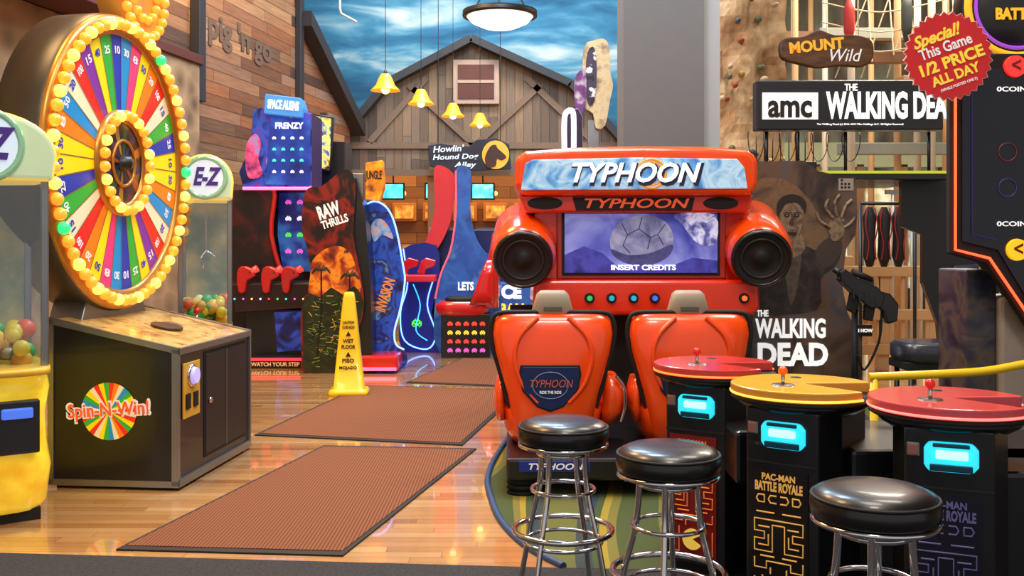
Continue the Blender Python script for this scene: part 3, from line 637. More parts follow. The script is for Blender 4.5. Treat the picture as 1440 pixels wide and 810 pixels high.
box('banner',(zx(1068),zx(1334)),(.1,.25),(zz(181),zz(110)),BLACK,.012)
for x in (1085,1130):
    cyl('banner_post_%d'%x,(zx(x),.18,zz(182)),(zx(x),.18,2.2),.018,.018,GREYM,12)
for x in (1200,1320): cyl('banner_post_%d'%x,(zx(x),.2,zz(182)),(zx(x),.2,zz(240)),.014,.014,GREYM,12)
box('amc_box',(zx(1076),zx(1155)),(.09,.1),(zz(166),zz(128)),W8)
text('amc_text','amc',(zx(1115),.085,zz(148)),.38,.15,BLKM,bold=.03)
text('banner_the','THE',(zx(1202),.09,zz(121)),.11,.06,W8,bold=.02)
text('banner_main','WALKING DEAD',(zx(1262),.09,zz(148)),1.15,.24,W8,bold=.04)
text('banner_small','The Walking Dead (c) 2016 AMC Film Holdings LLC. All Rights Reserved.',(zx(1215),.09,zz(173)),.75,.02,W8,bold=0)
box('canopy',(zx(1150),zx(1340)),(.1,1.5),(zz(252),zz(240)),BLACK,.01)
box('canopy_light',(zx(1150),zx(1338)),(.09,.1),(zz(243),zz(239)),M('lime_strip',(170,180,50),.4,emit=.6))
prism('seat_panel',Z8([(1287,250),(1400,242),(1400,600.5),(1352,600.5),(1340,460),(1318,400),(1318,330),(1287,318)]),'y',.3,.36,[BLACK,M('panel_black',(24,22,28),.4)])
prism('seat_panel_art',Z8([(1362,375),(1398,372),(1398,520),(1362,520)]),'y',.28,.3,art('zprint2',[(22,24,48),(56,62,90),(100,94,84)],6,distort=1,emit=.05))
prism('seat_panel_head',Z8(ell(1381,398,7,10,16)),'y',.27,.29,zB); prism('seat_panel_body',Z8([(1370,412),(1392,412),(1396,470),(1385,515),(1367,515)],3),'y',.272,.29,zA)
tube('barbed_wire',[(zx(1064)+.02*i,.3+.12*math.sin(i*.9),2.42+.13*math.cos(i*.9)) for i in range(50)],.004,GREYM,sm=2,res=1)
for i in range(8): cyl('fence_picket_%d'%i,(zx(1066)+i*.07,.06,2.26),(zx(1066)+i*.07,.06,2.52),.005,.005,GREYM,6)
text('join_text','JOIN IN NOW',(zx(1210),.055,zz(466)),.25,.04,W8)
box('join_plate',(zx(1190),zx(1230)),(.06,.08),(zz(474),zz(458)),BLKM)
box('join_post',(zx(1205),zx(1215)),(.06,.08),(0,zz(474)),BLKM)
# mounted rifle
g=grp('mounted_light_gun',((1215-720)*8.1/1400,8.1,0.002),0)
gx=lambda x:(x-1215)*8.1/1400
gz=lambda y:H+(HY-y)*8.1/1400
cyl('mount_post',(gx(1205),.05,0),(gx(1205),.05,gz(420)),.03,.025,BLKM,16); cyl('mount_foot',(gx(1205),.05,0),(gx(1205),.05,.04),.18,.16,BLKM,28)
prism('receiver',[(gx(a),gz(b)) for a,b in [(1178,382),(1186,378),(1205,392),(1232,404),(1242,416),(1238,432),(1222,434),(1214,428),(1196,412),(1180,396)]],'y',-.05,.05,BLACK,.012)
prism('stock',[(gx(a),gz(b)) for a,b in [(1228,408),(1250,413),(1262,428),(1260,452),(1246,456),(1240,438),(1230,432)]],'y',-.04,.04,BLACK,.014)
prism('grip',[(gx(a),gz(b)) for a,b in [(1216,424),(1230,430),(1226,452),(1214,450)]],'y',-.03,.03,BLKM,.008)
prism('magazine',[(gx(a),gz(b)) for a,b in [(1196,408),(1209,416),(1202,442),(1190,436)]],'y',-.025,.025,BLKM,.008)
cyl('barrel',(gx(1186),0,gz(388)),(gx(1172),0,gz(378)),.03,.024,GREYM,14)
cyl('barrel_low',(gx(1190),0,gz(400)),(gx(1178),0,gz(391)),.02,.02,GREYM,14)
cyl('scope',(gx(1198),0,gz(382)),(gx(1226),0,gz(394)),.028,.024,BLKM,14)
box('rail_top',(gx(1204),gx(1228)),(-.015,.015),(gz(404),gz(394)),GREYM,.004)
for i in range(5): box('rail_fin_%d'%i,(gx(1196+i*8),gx(1199+i*8)),(-.056,-.045),(gz(420+i*2),gz(404+i*3)),GREYM,.002)
tube('trigger_guard',[(gx(1208),0,gz(424)),(gx(1206),0,gz(436)),(gx(1214),0,gz(438))],.006,GREYM,sm=4)
tube('gun_cable',[(gx(1240),0,gz(436)),(gx(1236),0,gz(480)),(gx(1216),0,gz(520)),(gx(1206),0,gz(500))],.01,BLKM,sm=6)
# bench
g=grp('padded_bench',((1318-720)*7.6/1400,7.6,0.002))
loft('cushion',[(.66,0,.15,.25,.2),(.69,0,.15,.265,.22),(.78,0,.15,.265,.22),(.81,0,.15,.24,.19)],M('black_vinyl2',(40,44,58),.35,coat=.3),n=4)
box('frame',(-.25,.25),(-.03,.33),(.6,.665),BLKM,.01)
for i,(x,y) in enumerate([(-.2,0),(.2,0),(-.2,.28),(.2,.28)]): cyl('leg_%d'%i,(x,y,0),(x,y,.62),.02,.02,GREYM,12)

# ------------------------------------------------------------ handrail
g=grp('yellow_handrail',(0,0,.002))
tube('rail',[(1.775,4.95,.915),(2.1,4.94,.93),(2.35,4.92,.95),(2.6,4.9,1.0),(2.8,4.88,1.03)],.021,YEL,sm=6)
for i,(x,y,z) in enumerate([(1.80,4.95,.915),(2.72,4.89,1.0)]): cyl('post_%d'%i,(x,y,0),(x,y,z),.02,.02,YEL,16)

# ------------------------------------------------------------ column
top()
box('column',(1.12,1.93),(10.0,10.6),(0,8),M('column_grey',(104,106,108),.8,var=.05))
box('column_lit_edge',(1.93,2.1),(10.05,10.55),(0,8),M('column_lit_grey',(158,164,168),.8,var=.04))  # lighter block for the column's lit right edge, light put into its colour

# ------------------------------------------------------------ climbing wall
bm=bmesh.new(); nx,nz=14,80
import mathutils.noise as mn
gridv=[]
for j in range(nz+1):
    for i in range(nx+1):
        x=2.62+i*(3.58-2.62)/nx; z=8*j/nz
        d=mn.noise(Vector((x*2.2,3,z*1.6)))*.22+mn.noise(Vector((x*6,9,z*5)))*.08
        gridv.append(bm.verts.new((x,13+d-(.0),z)))
for j in range(nz):
    for i in range(nx): bm.faces.new((gridv[j*(nx+1)+i],gridv[j*(nx+1)+i+1],gridv[(j+1)*(nx+1)+i+1],gridv[(j+1)*(nx+1)+i]))
me=bpy.data.meshes.new('rock'); bm.to_mesh(me); bm.free()
g=grp('climbing_wall')
rk=art('climbing_rock',[(120,90,64),(184,150,114),(216,190,152),(150,118,88)],2.5,rough=.9,detail=8,bump=.5)
add('rock_face',me,rk)
box('rock_core',(2.64,3.56),(13.25,14.2),(0,8),rk)
rr=random.Random(8)
hm=[M('hold_%d'%i,c,.5) for i,c in enumerate([(160,60,44),(70,84,100),(180,144,70),(90,100,80),(200,180,150)])]
balls('holds',[((rr.uniform(2.7,3.5),12.86+rr.uniform(-.03,.05),rr.uniform(2.3,5.2)),(rr.uniform(.03,.05),.09,rr.uniform(.03,.045)),rr.choice([0,1,2,3,4,4,4,4])) for _ in range(34)],hm)

# ropes course structure
g=grp('ropes_course')
WD=M('light_timber',(190,150,104),.7); WD2=M('mid_timber',(130,92,62),.7)
for i,(px,Z) in enumerate([(1118,17),(1197,15),(1262,15.5),(1290,16),(1330,17),(1160,19),(1225,19),(1310,15),(1140,20)]):
    x=(px-720)*Z/1400; cyl('pole_%d'%i,(x,Z,0),(x,Z,8),.06,.05,M('pole_cream',(205,194,170),.6) if i%2 else WD,16)
for i,(x0,x1,y,z) in enumerate([(4.6,7.4,15.2,4.3),(4.8,8,17,3.6),(4.6,9,19,5.4),(5,9,15.2,2.9),(4.4,9,19.3,4.4),(5.2,9,16.8,5.0)]):
    box('beam_%d'%i,(x0,x1),(y,y+.14),(z,z+.18),WD2 if i%2==0 else M('beam_grey',(140,142,130),.7),.01)
box('platform_deck',(5.9,7.4),(15,16.6),(4.0,4.08),WD,.01)
rb=M('rope',(210,196,160),.8)
strokes('ropes',[catmull([(4.8+i*.33,15.1,4.3+ .1*(i%2)),(4.9+i*.33,15.6,6),(4.75+i*.35,15.2,8)],3) for i in range(9)]+[[(5.0+i*.4,15.4,4.1),(5.8+i*.3,15.3,6.2)] for i in range(6)]+[catmull([(4.7,15.1,4.6+.3*i),(5.6,15.1,4.45+.3*i),(6.6,15.1,4.65+.3*i)],5) for i in range(4)],.012,rb,res=1)
for i,(x,z,c,s) in enumerate([(5.08,4.95,(180,40,34),.55),(5.95,5.0,(60,64,60),.55)]):
    loft('hanging_gear_%d'%i,[(z-.45,x,15,.05*s,.05),(z-.2,x,15,.14*s,.09),(z+.1,x,15,.15*s,.08),(z+.3,x,15,.05*s,.04)],M('gear_%d'%i,c,.6),n=2.3,seg=16)
# harness rack
g=grp('harness_rack',(4.15,11.0,0))
for x in (-.3,.3): cyl('post_%.1f'%x,(x,0,0),(x,0,2.0),.02,.02,GREYM,10)
cyl('bar',(-.3,0,2.0),(.3,0,2.0),.02,.02,GREYM,10)
for i in range(3):
    x=-.2+.16*i
    loft('harness_%d'%i,[(1.3,x,0,.03,.04),(1.42,x,0,.07,.06),(1.65,x,0,.06,.06),(1.85,x,0,.075,.05),(1.96,x,0,.03,.03)],M('harness_blk',(30,22,26),.7),n=2.2,seg=14)
    for s in (-1,1): tube('strap_%d_%d'%(i,s),[(x+s*.04,-.05,1.95),(x+s*.065,-.065,1.75),(x+s*.03,-.07,1.55),(x+s*.05,-.06,1.38)],.007,M('strap_red',(150,24,26),.6),sm=4,res=2)
# wooden fence
g=grp('wooden_fence',(0,12.2,0))
for i,px in enumerate((1190,1240,1312,1380)):
    x=(px-720)*12.2/1400; box('post_%d'%i,(x-.07,x+.07),(-.07,.07),(0,1.4),WD,.01)
for i,z in enumerate((1.15,.62,.2)): box('rail_%d'%i,(3.9,6.1),(-.1,-.07),(z,z+.13),WD,.01)
for i in range(14): box('baluster_%d'%i,(4.0+i*.15,4.04+i*.15),(-.07,-.03),(.2,1.2),WD,.004)
g=grp('metal_balustrade',(0,13.6,0))
for i in range(9):
    x=5.2+i*.13; cyl('bar_%d'%i,(x,0,0),(x,0,2.25),.022,.022,M('bar_grey',(190,196,200),.4,.4),10)
box('top_rail',(5.1,6.35),(-.03,.03),(2.22,2.28),STEEL)
g=grp('lit_shopfront',(0,20.5,0))
box('fascia',(4.4,11),(0,.3),(3.1,3.6),M('fascia',(150,156,120),.6,emit=.15))
for i in range(7): box('bay_%d'%i,(4.6+i*.9,5.2+i*.9),(.05,.25),(.6,3.0),art('bay_art',[(70,100,100),(170,150,100),(220,220,190),(90,130,130)],2,emit=.5)); 
for i in range(8): box('mullion_%d'%i,(4.4+i*.9,4.55+i*.9),(0,.3),(0,3.15),WD2)
g=grp('carved_log_sign',((1160-720)*12/1400,12,0))
k12=12/1400
sp=tr([(1096,62),(1106,54),(1130,52),(1150,43),(1172,50),(1200,50),(1224,58),(1226,82),(1212,94),(1180,93),(1150,96),(1120,90),(1098,82)],1160,k12,4)
prism('log',sp,'y',-.05,.05,[M('bark',(46,28,18),.8),art('log_face',[(66,38,22),(114,74,42)],5,stretch=(1,1,5))],.02)
text('mount','MOUNT',(-.12,-.06,H+(HY-66)*k12),.66,.14,M('sign_yellow',(240,180,50),.5,emit=.3),tilt=6,bold=.04)
text('wild','Wild',(.2,-.065,H+(HY-80)*k12),.38,.15,WHITE,shear=.3,bold=.0)
for x in (-.4,.4): tube('rope_%.1f'%x,[(x,0,H+(HY-56)*k12),(x,0,8)],.01,rb)

# ------------------------------------------------------------ barn facade
kb=19.6/1400
B=lambda pts,sm=0: tr(pts,663,kb,sm)
g=grp('barn_facade',((663-720)*kb,19.6,0))
bw=planks('barn_boards',2,0,.17,2.6,[(94,82,74),(124,108,94),(80,70,64),(138,118,96),(106,86,72)],rough=.85,gap=.06,grain=.35)
outl=[(663,60),(548,120),(492,186),(492,246),(880,246),(880,206),(800,122)]
prism('board_wall',B(outl),'y',0,.15,bw)
RB=M('roof_trim',(48,52,60),.8)
def beam(nm,a,b,wd,m,y0=-.06,y1=0):
    (x0,z0),(x1,z1)=B([a])[0],B([b])[0]; d=Vector((x1-x0,z1-z0)).normalized(); n=Vector((-d.y,d.x))*wd/2
    prism(nm,[(x0+n.x,z0+n.y),(x1+n.x,z1+n.y),(x1-n.x,z1-n.y),(x0-n.x,z0-n.y)],'y',y0,y1,m)
for i,(a,b) in enumerate([((663,57),(546,119)),((547,118),(486,190)),((663,57),(802,120)),((801,119),(886,212))]): beam('roof_edge_%d'%i,a,b,.14,RB,-.3,.3); 
TB=M('barn_brace',(116,98,84),.8)
for i,(a,b) in enumerate([((492,205),(880,205)),((492,243),(880,243)),((575,120),(668,205)),((760,120),(668,205)),((600,110),(520,200)),((740,110),(840,205)),((663,60),(663,85))]): beam('brace_%d'%i,a,b,.12,TB,-.05,0)
xw=B([(637,85),(702,147)])
(xa,za),(xb,zb)=xw
box('window_frame',(xa,xb),(-.1,0),(zb,za),M('window_white',(170,148,134),.7),.01)
box('window_shutter',(xa+.1,xb-.1),(-.12,-.02),(zb+.1,za-.1),M('shutter_brown',(84,46,38),.7)); 
box('window_bar',(xa+.1,xb-.1),(-.13,-.02),((za+zb)/2-.03,(za+zb)/2+.03),MC['window_white'])
for i,px in enumerate((500,610,760,872)): 
    x=(px-663)*kb; box('post_%d'%i,(x-.12,x+.12),(0,.2),(0,H+(HY-246)*kb),WD2,.01)
g=grp('bowling_alley_backdrop',(0,21.2,0))
box('back_panel',(-5,3.6),(.6,.8),(0,3.4),planks('alley_wood',0,2,.25,1.2,[(110,70,40),(156,104,60),(84,56,38)],gap=.06))
for i in range(9):
    x=-3.0+i*.66
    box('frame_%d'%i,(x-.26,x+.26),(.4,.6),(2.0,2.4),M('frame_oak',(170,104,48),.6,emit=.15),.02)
    box('frame_in_%d'%i,(x-.2,x+.2),(.37,.42),(2.06,2.34),art('frame_glow',[(80,50,30),(210,140,60),(255,200,100)],6,emit=.6))
    balls('pin_lamp_%d'%i,[((x,.35,2.6),.05)],[M('lamp_gold',(255,200,100),.3,emit=3)])
for i in range(7):
    x=-2.9+i*.9; box('lane_%d'%i,(x,x+.75),(-1.0,.5),(0.,.1),M('lane',(180,140,90),.2)); box('pinsetter_%d'%i,(x,x+.75),(.3,.55),(.6,1.5),art('pin_art',[(40,44,80),(140,70,40),(220,180,100)],4,emit=.35))
SCN=art('alley_screen',[(30,150,170),(80,210,220),(190,235,235)],5,emit=1.4)
g=grp('hanging_monitor_row',(0,19.95,0))
for i,(px,wd_) in enumerate([(553,.4),(607,.22),(679,.42)]):
    x=(px-720)*19.95/1400; z=H+(HY-269)*19.95/1400
    box('monitor_%d'%i,(x-wd_/2-.03,x+wd_/2+.03),(-.03,.03),(z-.17,z+.17),BLKM,.006); box('screen_%d'%i,(x-wd_/2,x+wd_/2),(-.035,-.03),(z-.14,z+.14),SCN)
    cyl('drop_%d'%i,(x,0,z+.16),(x,0,3.1),.015,.015,GREYM,8)
box('header_rail',(-2.8,.2),(-.03,.03),(3.08,3.14),GREYM)
g=grp('alley_name_sign',((660-720)*19.2/1400,19.2,0))
ks=19.2/1400
prism('board',tr([(602,205),(620,202),(640,205),(660,206),(670,197),(697,194),(716,203),(719,238),(640,242),(604,234)],660,ks),'y',-.04,.04,M('sign_navy',(22,26,48),.5),.01)
prism('dog_moon',tr(ell(697,218,19,20,28),660,ks),'y',-.06,-.03,M('moon_orange',(230,160,50),.5,emit=.4))
prism('dog_head',tr([(684,216),(690,206),(697,204),(700,209),(709,217),(712,222),(705,226),(699,224),(697,234),(686,236),(682,226)],660,ks,3),'y',-.07,-.05,M('dog_dark',(60,34,24),.5))
SB=M('sign_blue_white',(200,224,240),.5,emit=.4)
text('line_a',"Howlin'",((630-660)*ks,-.06,H+(HY-210)*ks),.6,.13,SB,tilt=3,shear=.2,bold=.02); text('line_b','Hound Dog',((640-660)*ks,-.06,H+(HY-221)*ks),.88,.13,SB,tilt=2,shear=.2,bold=.02); text('line_c','Alley',((654-660)*ks,-.06,H+(HY-232)*ks),.42,.13,SB,shear=.2,bold=.02)
for x in (-.6,.6): tube('wire_%.1f'%x,[(x,0,H+(HY-205)*ks),(x,0,8)],.008,GREYM)

# pendants
def bell(px,py,Z):
    x=(px-720)*Z/1400; z=H+(HY-py)*Z/1400
    g=grp('pendant_lamp',(x,Z,z))
    lathe('shade',[(.02,.16),(.06,.15),(.09,.1),(.13,.0),(.19,-.06),(.2,-.075),(.185,-.075),(.12,-.0),(.08,.09),(0,.13)],(0,0,0),[M('amber_shade',(230,160,40),.4,emit=.8,ecol=(255,160,30))],28)
    balls('bulb',[((0,0,-.06),.06)],[M('bulb_warm',(255,220,150),.3,emit=4)])
    cyl('cap',(0,0,.14),(0,0,.2),.03,.02,GREYM,12); tube('cord',[(0,0,.18),(0,0,8-z)],.005,GREYM)
bell(542,120,13.5); bell(592,140,15); bell(637,158,16.8); bell(675,171,18.2)
x=-.153; Z=12.6; z=4.4
g=grp('ceiling_bowl_pendant',(x,Z,z))
lathe('bowl',[(0,-.14),(.2,-.12),(.36,-.05),(.43,.03),(.4,.03),(.0,-.08)],(0,0,0),[M('opal_glass',(255,250,235),.4,emit=1.2)],48)
torus('rim',(0,0,.04),.45,.025,GREYM); lathe('rim_plate',[(.42,.02),(.47,.02),(.47,.09),(.42,.09)],(0,0,0),[M('bronze',(60,50,44),.4,.6)],48)
for i in range(3):
    a=2*pi*i/3+.5; tube('rod_%d'%i,[(.44*math.cos(a),.44*math.sin(a),.07),(.03*math.cos(a),.03*math.sin(a),.7)],.01,BLKM)
cyl('stem',(0,0,.68),(0,0,8-z),.02,.02,BLKM,10)
g=grp('overhead_conduit',((490-720)*14/1400,14,0))
tube('pipe',[(-.12,0,8),(-.12,0,4.85),(-.1,0,4.78),(.12,0,4.66)],.015,M('pipe_white',(200,205,210),.4))

# ------------------------------------------------------------ left arcades
ka=12.6/1400
g=grp('alien_shooter_arcade',((380-720)*ka,12.6,0))
A=lambda p,sm=0: tr(p,380,ka,sm)
ax=lambda x:(x-380)*ka
az=lambda y:H+(HY-y)*ka
bl=art('space_art',[(6,6,30),(16,24,84),(36,70,170),(90,30,130),(130,180,230)],3,emit=.6,distort=1.5,detail=8)
redp=M('cabinet_red',(186,28,26),.35,coat=.3)
prism('tower',A([(350,152),(362,148),(434,156),(434,264),(336,264),(330,240),(346,205)]),'y',.2,.9,[M('tower_purple',(40,26,90),.4),bl],.01)
prism('tower_screen',A([(376,162),(432,166),(432,260),(368,258)]),'y',.18,.2,art('night_blue',[(10,20,80),(20,50,140),(50,100,190)],2.5,emit=.7))
prism('topper',A([(370,130),(420,136),(424,150),(422,164),(368,158)]),'y',.1,.4,M('topper_lt',(60,130,200),.4,emit=.6),.01)
text('topper_text','SPACE ALIENS',(ax(396),.09,az(147)),.4,.12,MW,tilt=-5,bold=.04)
text('tower_text','FRENZY',(ax(402),.17,az(175)),.36,.08,MW,bold=.03)
PX=[M('px_%d'%i,c,.4,emit=1.3) for i,c in enumerate([(70,200,180),(210,80,180),(230,190,60),(210,210,240),(230,60,50),(70,200,60)])]
INV=["0010100","0111110","1101011","1111111","1011101","0100010"]
def invader(nm,x,y,z,s,m,face='-y'):
    v=[];f=[]
    for r,row in enumerate(INV):
        for c,ch in enumerate(row):
            if ch=='1':
                x0=x+(c-3.5)*s; z0=z+(3-r)*s; b=len(v); v+= [(x0,y,z0),(x0+s,y,z0),(x0+s,y,z0-s),(x0,y,z0-s)]; f.append((b,b+1,b+2,b+3))
    mk(nm,v,f,m)
for i in range(4):
    for j in range(4): invader('tower_invader_%d%d'%(i,j),ax(381+i*13),.17,az(192+j*16),.007,PX[(3,0,0,3)[j]])
tube('tower_edge_glow',[(ax(a),.18,az(b)) for a,b in [(336,264),(434,264)]],.02,M('pink_strip',(255,110,160),.3,emit=2))
prism('tower_figure',A([(342,200),(354,186),(362,200),(358,222),(364,244),(346,250),(340,230)],3),'y',.17,.2,art('figure_pink',[(90,30,90),(200,70,120),(60,140,200)],8,emit=.5))
prism('left_side',A([(316,266),(376,262),(380,275),(374,330),(392,392),(412,432),(408,500),(316,508),(313,400)]),'y',.25,.32,[redp,art('side_black',[(12,8,10),(30,14,16),(90,20,18)],2,distort=1)],.006)
tube('left_edge',[(ax(a),.24,az(b)) for a,b in [(376,264),(380,275),(375,330),(392,392),(412,430)]],.03,redp,sm=3)
prism('right_side',A([(434,262),(444,264),(444,505),(430,505),(424,440),(434,400)]),'y',.3,.9,redp,.006)
prism('game_screen',A([(378,268),(436,268),(436,384),(384,384),(376,330)]),'y',.55,.6,art('deep_navy',[(10,12,50),(24,34,110),(50,110,180)],3,emit=.6))
for i in range(3):
    for j in range(4): invader('screen_invader_%d%d'%(i,j),ax(392+i*17),.54,az(282+j*24),.011,PX[(j*2+1)%6])
box('cabinet_back',(ax(316),ax(442)),(.6,1.1),(0,az(264)),BLACK)
prism('control_deck',A([(322,398),(440,396),(442,432),(330,440)]),'y',-.05,.6,M('deck_dk',(40,18,24),.35),.03)
for i,x in enumerate((346,380,408)):
    prism('blaster_%d'%i,A([(x-10,385),(x-4,374),(x+10,377),(x+16,388),(x+4,394),(x+2,410),(x-8,410)],2),'y',-.12,-.02,redp,.02)
    cyl('muzzle_%d'%i,(ax(x+6),-.07,az(384)),(ax(x+18),-.07,az(377)),.035,.045,PX[4],14)
    torus('blaster_ring_%d'%i,(ax(x+8),-.07,az(383)),.045,.01,GREYM,(0,pi/2,0),16,6)
for i in range(9): balls('deck_button_%d'%i,[((ax(332+i*12),-.07,az(420)),.014)],[PX[i%6]])
box('lower_front',(ax(342),ax(438)),(.1,.62),(0.05,az(436)),BLACK,.01)
prism('lower_art',A([(384,440),(436,438),(432,492),(388,496)]),'y',.07,.1,bl)
box('step_platform',(ax(352),ax(436)),(-.25,.6),(0,az(500)),M('platform_dk',(30,22,26),.4),.02)
box('step_light',(ax(352),ax(436)),(-.262,-.25),(az(504),az(500)),M('strip_red',(240,50,60),.3,emit=1.5))
text('step_text','WATCH YOUR STEP',(ax(394),-.256,az(509)),.6,.05,M('step_yel',(230,170,110),.4,emit=.4))

# jungle themed cabinet
kr=11.9/1400
g=grp('jungle_shooter_arcade',((480-720)*kr,11.9,0))
J=lambda p,sm=0: tr(p,480,kr,sm)
jx=lambda x:(x-480)*kr
jz=lambda y:H+(HY-y)*kr
side=[(430,268),(452,262),(478,242),(492,240),(500,262),(497,330),(506,380),(512,430),(502,480),(506,524.5),(430,524.5),(424,500),(424,430),(438,398),(432,350),(424,318)]
prism('side_panel',J(side,3),'y',0,.07,[BLACK,art('smoke_print',[(8,5,5),(22,9,9),(130,24,14),(14,7,7),(80,16,10)],2.2,distort=1.2,emit=.12,detail=8)])
prism('sunset_glow',J([(436,390),(440,366),(458,350),(478,346),(494,358),(503,385),(506,410),(470,420),(436,415)],3),'y',-.003,0,art('sunset',[(30,10,6),(150,50,14),(224,130,30),(70,20,8)],6,emit=.3,detail=8,distort=.6))
prism('jungle_floor',J([(426,430),(436,412),(450,418),(466,404),(482,414),(498,402),(509,418),(510,435),(501,480),(504,522),(432,522),(427,500)],2),'y',-.004,0,art('jungle_print',[(6,8,4),(16,24,8),(34,44,12),(10,12,6)],5,distort=.8,emit=.08,detail=9))
rr=random.Random(11)
def leaves(n,x0,x1,y0,y1):
    L=[]
    for _ in range(n):
        x=rr.uniform(x0,x1); y=rr.uniform(y0,y1); a=rr.uniform(-.4,pi+.4); l=rr.uniform(5,11)
        L.append([(jx(x),-.006,jz(y)),(jx(x+l*.6*math.cos(a)),-.006,jz(y-l*.6*math.sin(a))),(jx(x+l*math.cos(a)),-.006,jz(y-l*.8*math.sin(a)))])
    return L
strokes('leaves_dark',leaves(60,436,500,420,516),.010,M('leaf_dark',(26,50,14),.5),res=1)
strokes('leaves_lit',leaves(45,436,500,425,516),.006,M('leaf_lit',(112,124,28),.5,emit=.1),res=1)
strokes('leaves_gold',leaves(22,438,498,415,500),.005,M('leaf_gold',(196,140,34),.5,emit=.15),res=1)
text('maker_a','RAW',(jx(462),-.008,jz(297)),.27,.17,WHITE,tilt=18,bold=.04); text('maker_b','THRILLS',(jx(471),-.008,jz(312)),.33,.1,WHITE,tilt=18,bold=.03)
DKG=M('palm_green',(12,16,8),.5)
PL=[]
for (tx,ty,bx,by) in ((452,380,446,500),(492,388,484,510)):
    PL.append([(jx(bx),-.007,jz(by)),(jx((tx+bx)/2+3),-.007,jz((ty+by)/2)),(jx(tx),-.007,jz(ty))])
    for a in (0,.5,1.1,2.0,2.7,3.2): PL.append([(jx(tx),-.007,jz(ty)),(jx(tx+8*math.cos(a)),-.007,jz(ty-7*math.sin(a)-1)),(jx(tx+13*math.cos(a)),-.007,jz(ty-6*math.sin(a)+4))])
strokes('palms',PL,.010,DKG,res=1)
prism('body',J([(440,275),(500,250),(512,300),(520,400),(522,524.5),(440,524.5)]),'y',.07,1.2,BLACK)
front=[(502,286),(520,281),(538,292),(550,320),(560,372),(563,400),(556,440),(548,470),(550,490),(562,498),(562,524.5),(508,524.5),(512,470),(516,420),(512,370),(503,330)]
prism('far_side_panel',J(front,3),'y',.5,.56,[BLACK,art('blue_print',[(4,6,30),(14,28,96),(30,70,160),(20,14,70),(110,150,200)],5,distort=.6,emit=.5,detail=9)])
tube('neon_blue',[(jx(a),.49,jz(b)) for a,b in [(503,287),(520,281),(538,292),(550,320),(560,372),(563,400),(556,440),(548,470),(550,490),(562,498)]],.011,M('neon_ice',(150,190,255),.3,emit=3,ecol=(100,150,255)),sm=5)
text('print_text','INVASION',(jx(535),.48,jz(418)),.42,.14,M('pr_o',(220,130,50),.4,emit=.4),tilt=72,bold=.03)
prism('print_ship',J([(514,316),(526,306),(538,316),(546,336),(530,330),(518,340)],3),'y',.485,.5,art('ship_print',[(40,60,110),(130,160,200),(220,130,60)],10,emit=.4))
box('base_front',(jx(505),jx(560)),(-.05,.5),(.03,jz(500)),REDF,.03); box('base_light',(jx(506),jx(558)),(-.06,-.05),(.04,.08),M('strip_pink',(255,90,130),.3,emit=2))
prism('topper_yellow',J([(512,228),(536,224),(538,262),(532,282),(512,280)]),'y',.1,.3,art('topper_yel',[(240,180,30),(220,120,20),(60,30,20)],7,emit=.4),.01)
text('topper_text','JUNGLE',(jx(524),.09,jz(246)),.2,.14,BLKM,bold=.03)
box('topper_mount',(jx(488),jx(508)),(.2,.5),(jz(285),jz(242)),STEEL,.01)

g=grp('tall_marquee_arcade',((452-720)*14/1400,14.1,0))
kt=.01
Tt=lambda p,sm=0: tr(p,452,kt,sm)
box('body',(-.25,.3),(.05,.7),(0,3.0),BLACK,.01)
prism('marquee',Tt([(436,160),(466,164),(464,240),(440,236)]),'y',-.1,.1,[BLACK,art('wild_marquee',[(10,30,70),(200,140,40),(230,220,110),(20,100,150),(110,40,30)],5,emit=.8,distort=1)],.01)
tube('frame',[((a-452)*kt,-.11,H+(HY-b)*kt) for a,b in [(436,160),(470,166),(464,240),(440,236)]],.02,GREYM,closed=True)
box('mast',(-.04,.04),(0,.08),(3.0,3.4),GREYM)

# racing pair w/ coloured fins
g=grp('jet_racing_arcade',((640-720)*.01,14,0))
R=lambda p,sm=0: tr(p,640,.01,sm)
q=lambda x:(x-640)*.01
w=lambda y:H+(HY-y)*.01
bluep=art('racing_blue',[(20,50,120),(44,96,176),(30,70,150),(80,140,200)],2.5,emit=.25,distort=.5,detail=7)
redc=M('fin_red',(206,44,54),.3,coat=.4,emit=.15)
prism('fin_red',R([(608,236),(622,232),(637,246),(637,280),(630,315),(616,345),(594,372),(568,388),(562,378),(584,358),(600,330),(609,290)],4),'y',.3,.4,redc)
prism('fin_blue',R([(641,238),(662,240),(661,290),(668,330),(684,356),(700,366),(700,497),(618,497),(612,420),(620,385),(634,350),(641,300)],3),'y',.0,.12,[BLACK,bluep])
tube('fin_edge',[(q(a),-.01,w(b)) for a,b in [(641,240),(641,300),(634,350),(620,385),(612,420)]],.014,M('fin_pink',(220,90,110),.3,emit=.8),sm=4)
loft('seat_back',[(w(430),q(688),-.3,.14,.2),(w(410),q(690),-.3,.13,.23),(w(380),q(693),-.3,.10,.24),(w(350),q(697),-.3,.08,.22),(w(332),q(698),-.3,.06,.18),(w(327),q(698),-.3,.04,.12)],REDF,n=3)
loft('seat_pan',[(w(441),q(652),-.3,.30,.2),(w(436),q(652),-.3,.36,.24),(w(426),q(652),-.3,.37,.25),(w(421),q(655),-.3,.32,.22)],REDF,n=4)
loft('seat_wing',[(w(425),q(678),-.54,.16,.03),(w(408),q(682),-.54,.13,.03),(w(385),q(686),-.54,.09,.03),(w(365),q(690),-.54,.05,.02)],REDF,n=3)
loft('seat_cushion',[(w(422),q(650),-.3,.22,.16),(w(417),q(650),-.3,.22,.16),(w(415),q(650),-.3,.18,.13)],BLKM,n=3)
box('seat_base',(q(624),q(690)),(-.5,.0),(0.0,w(438)),BLACK,.01)
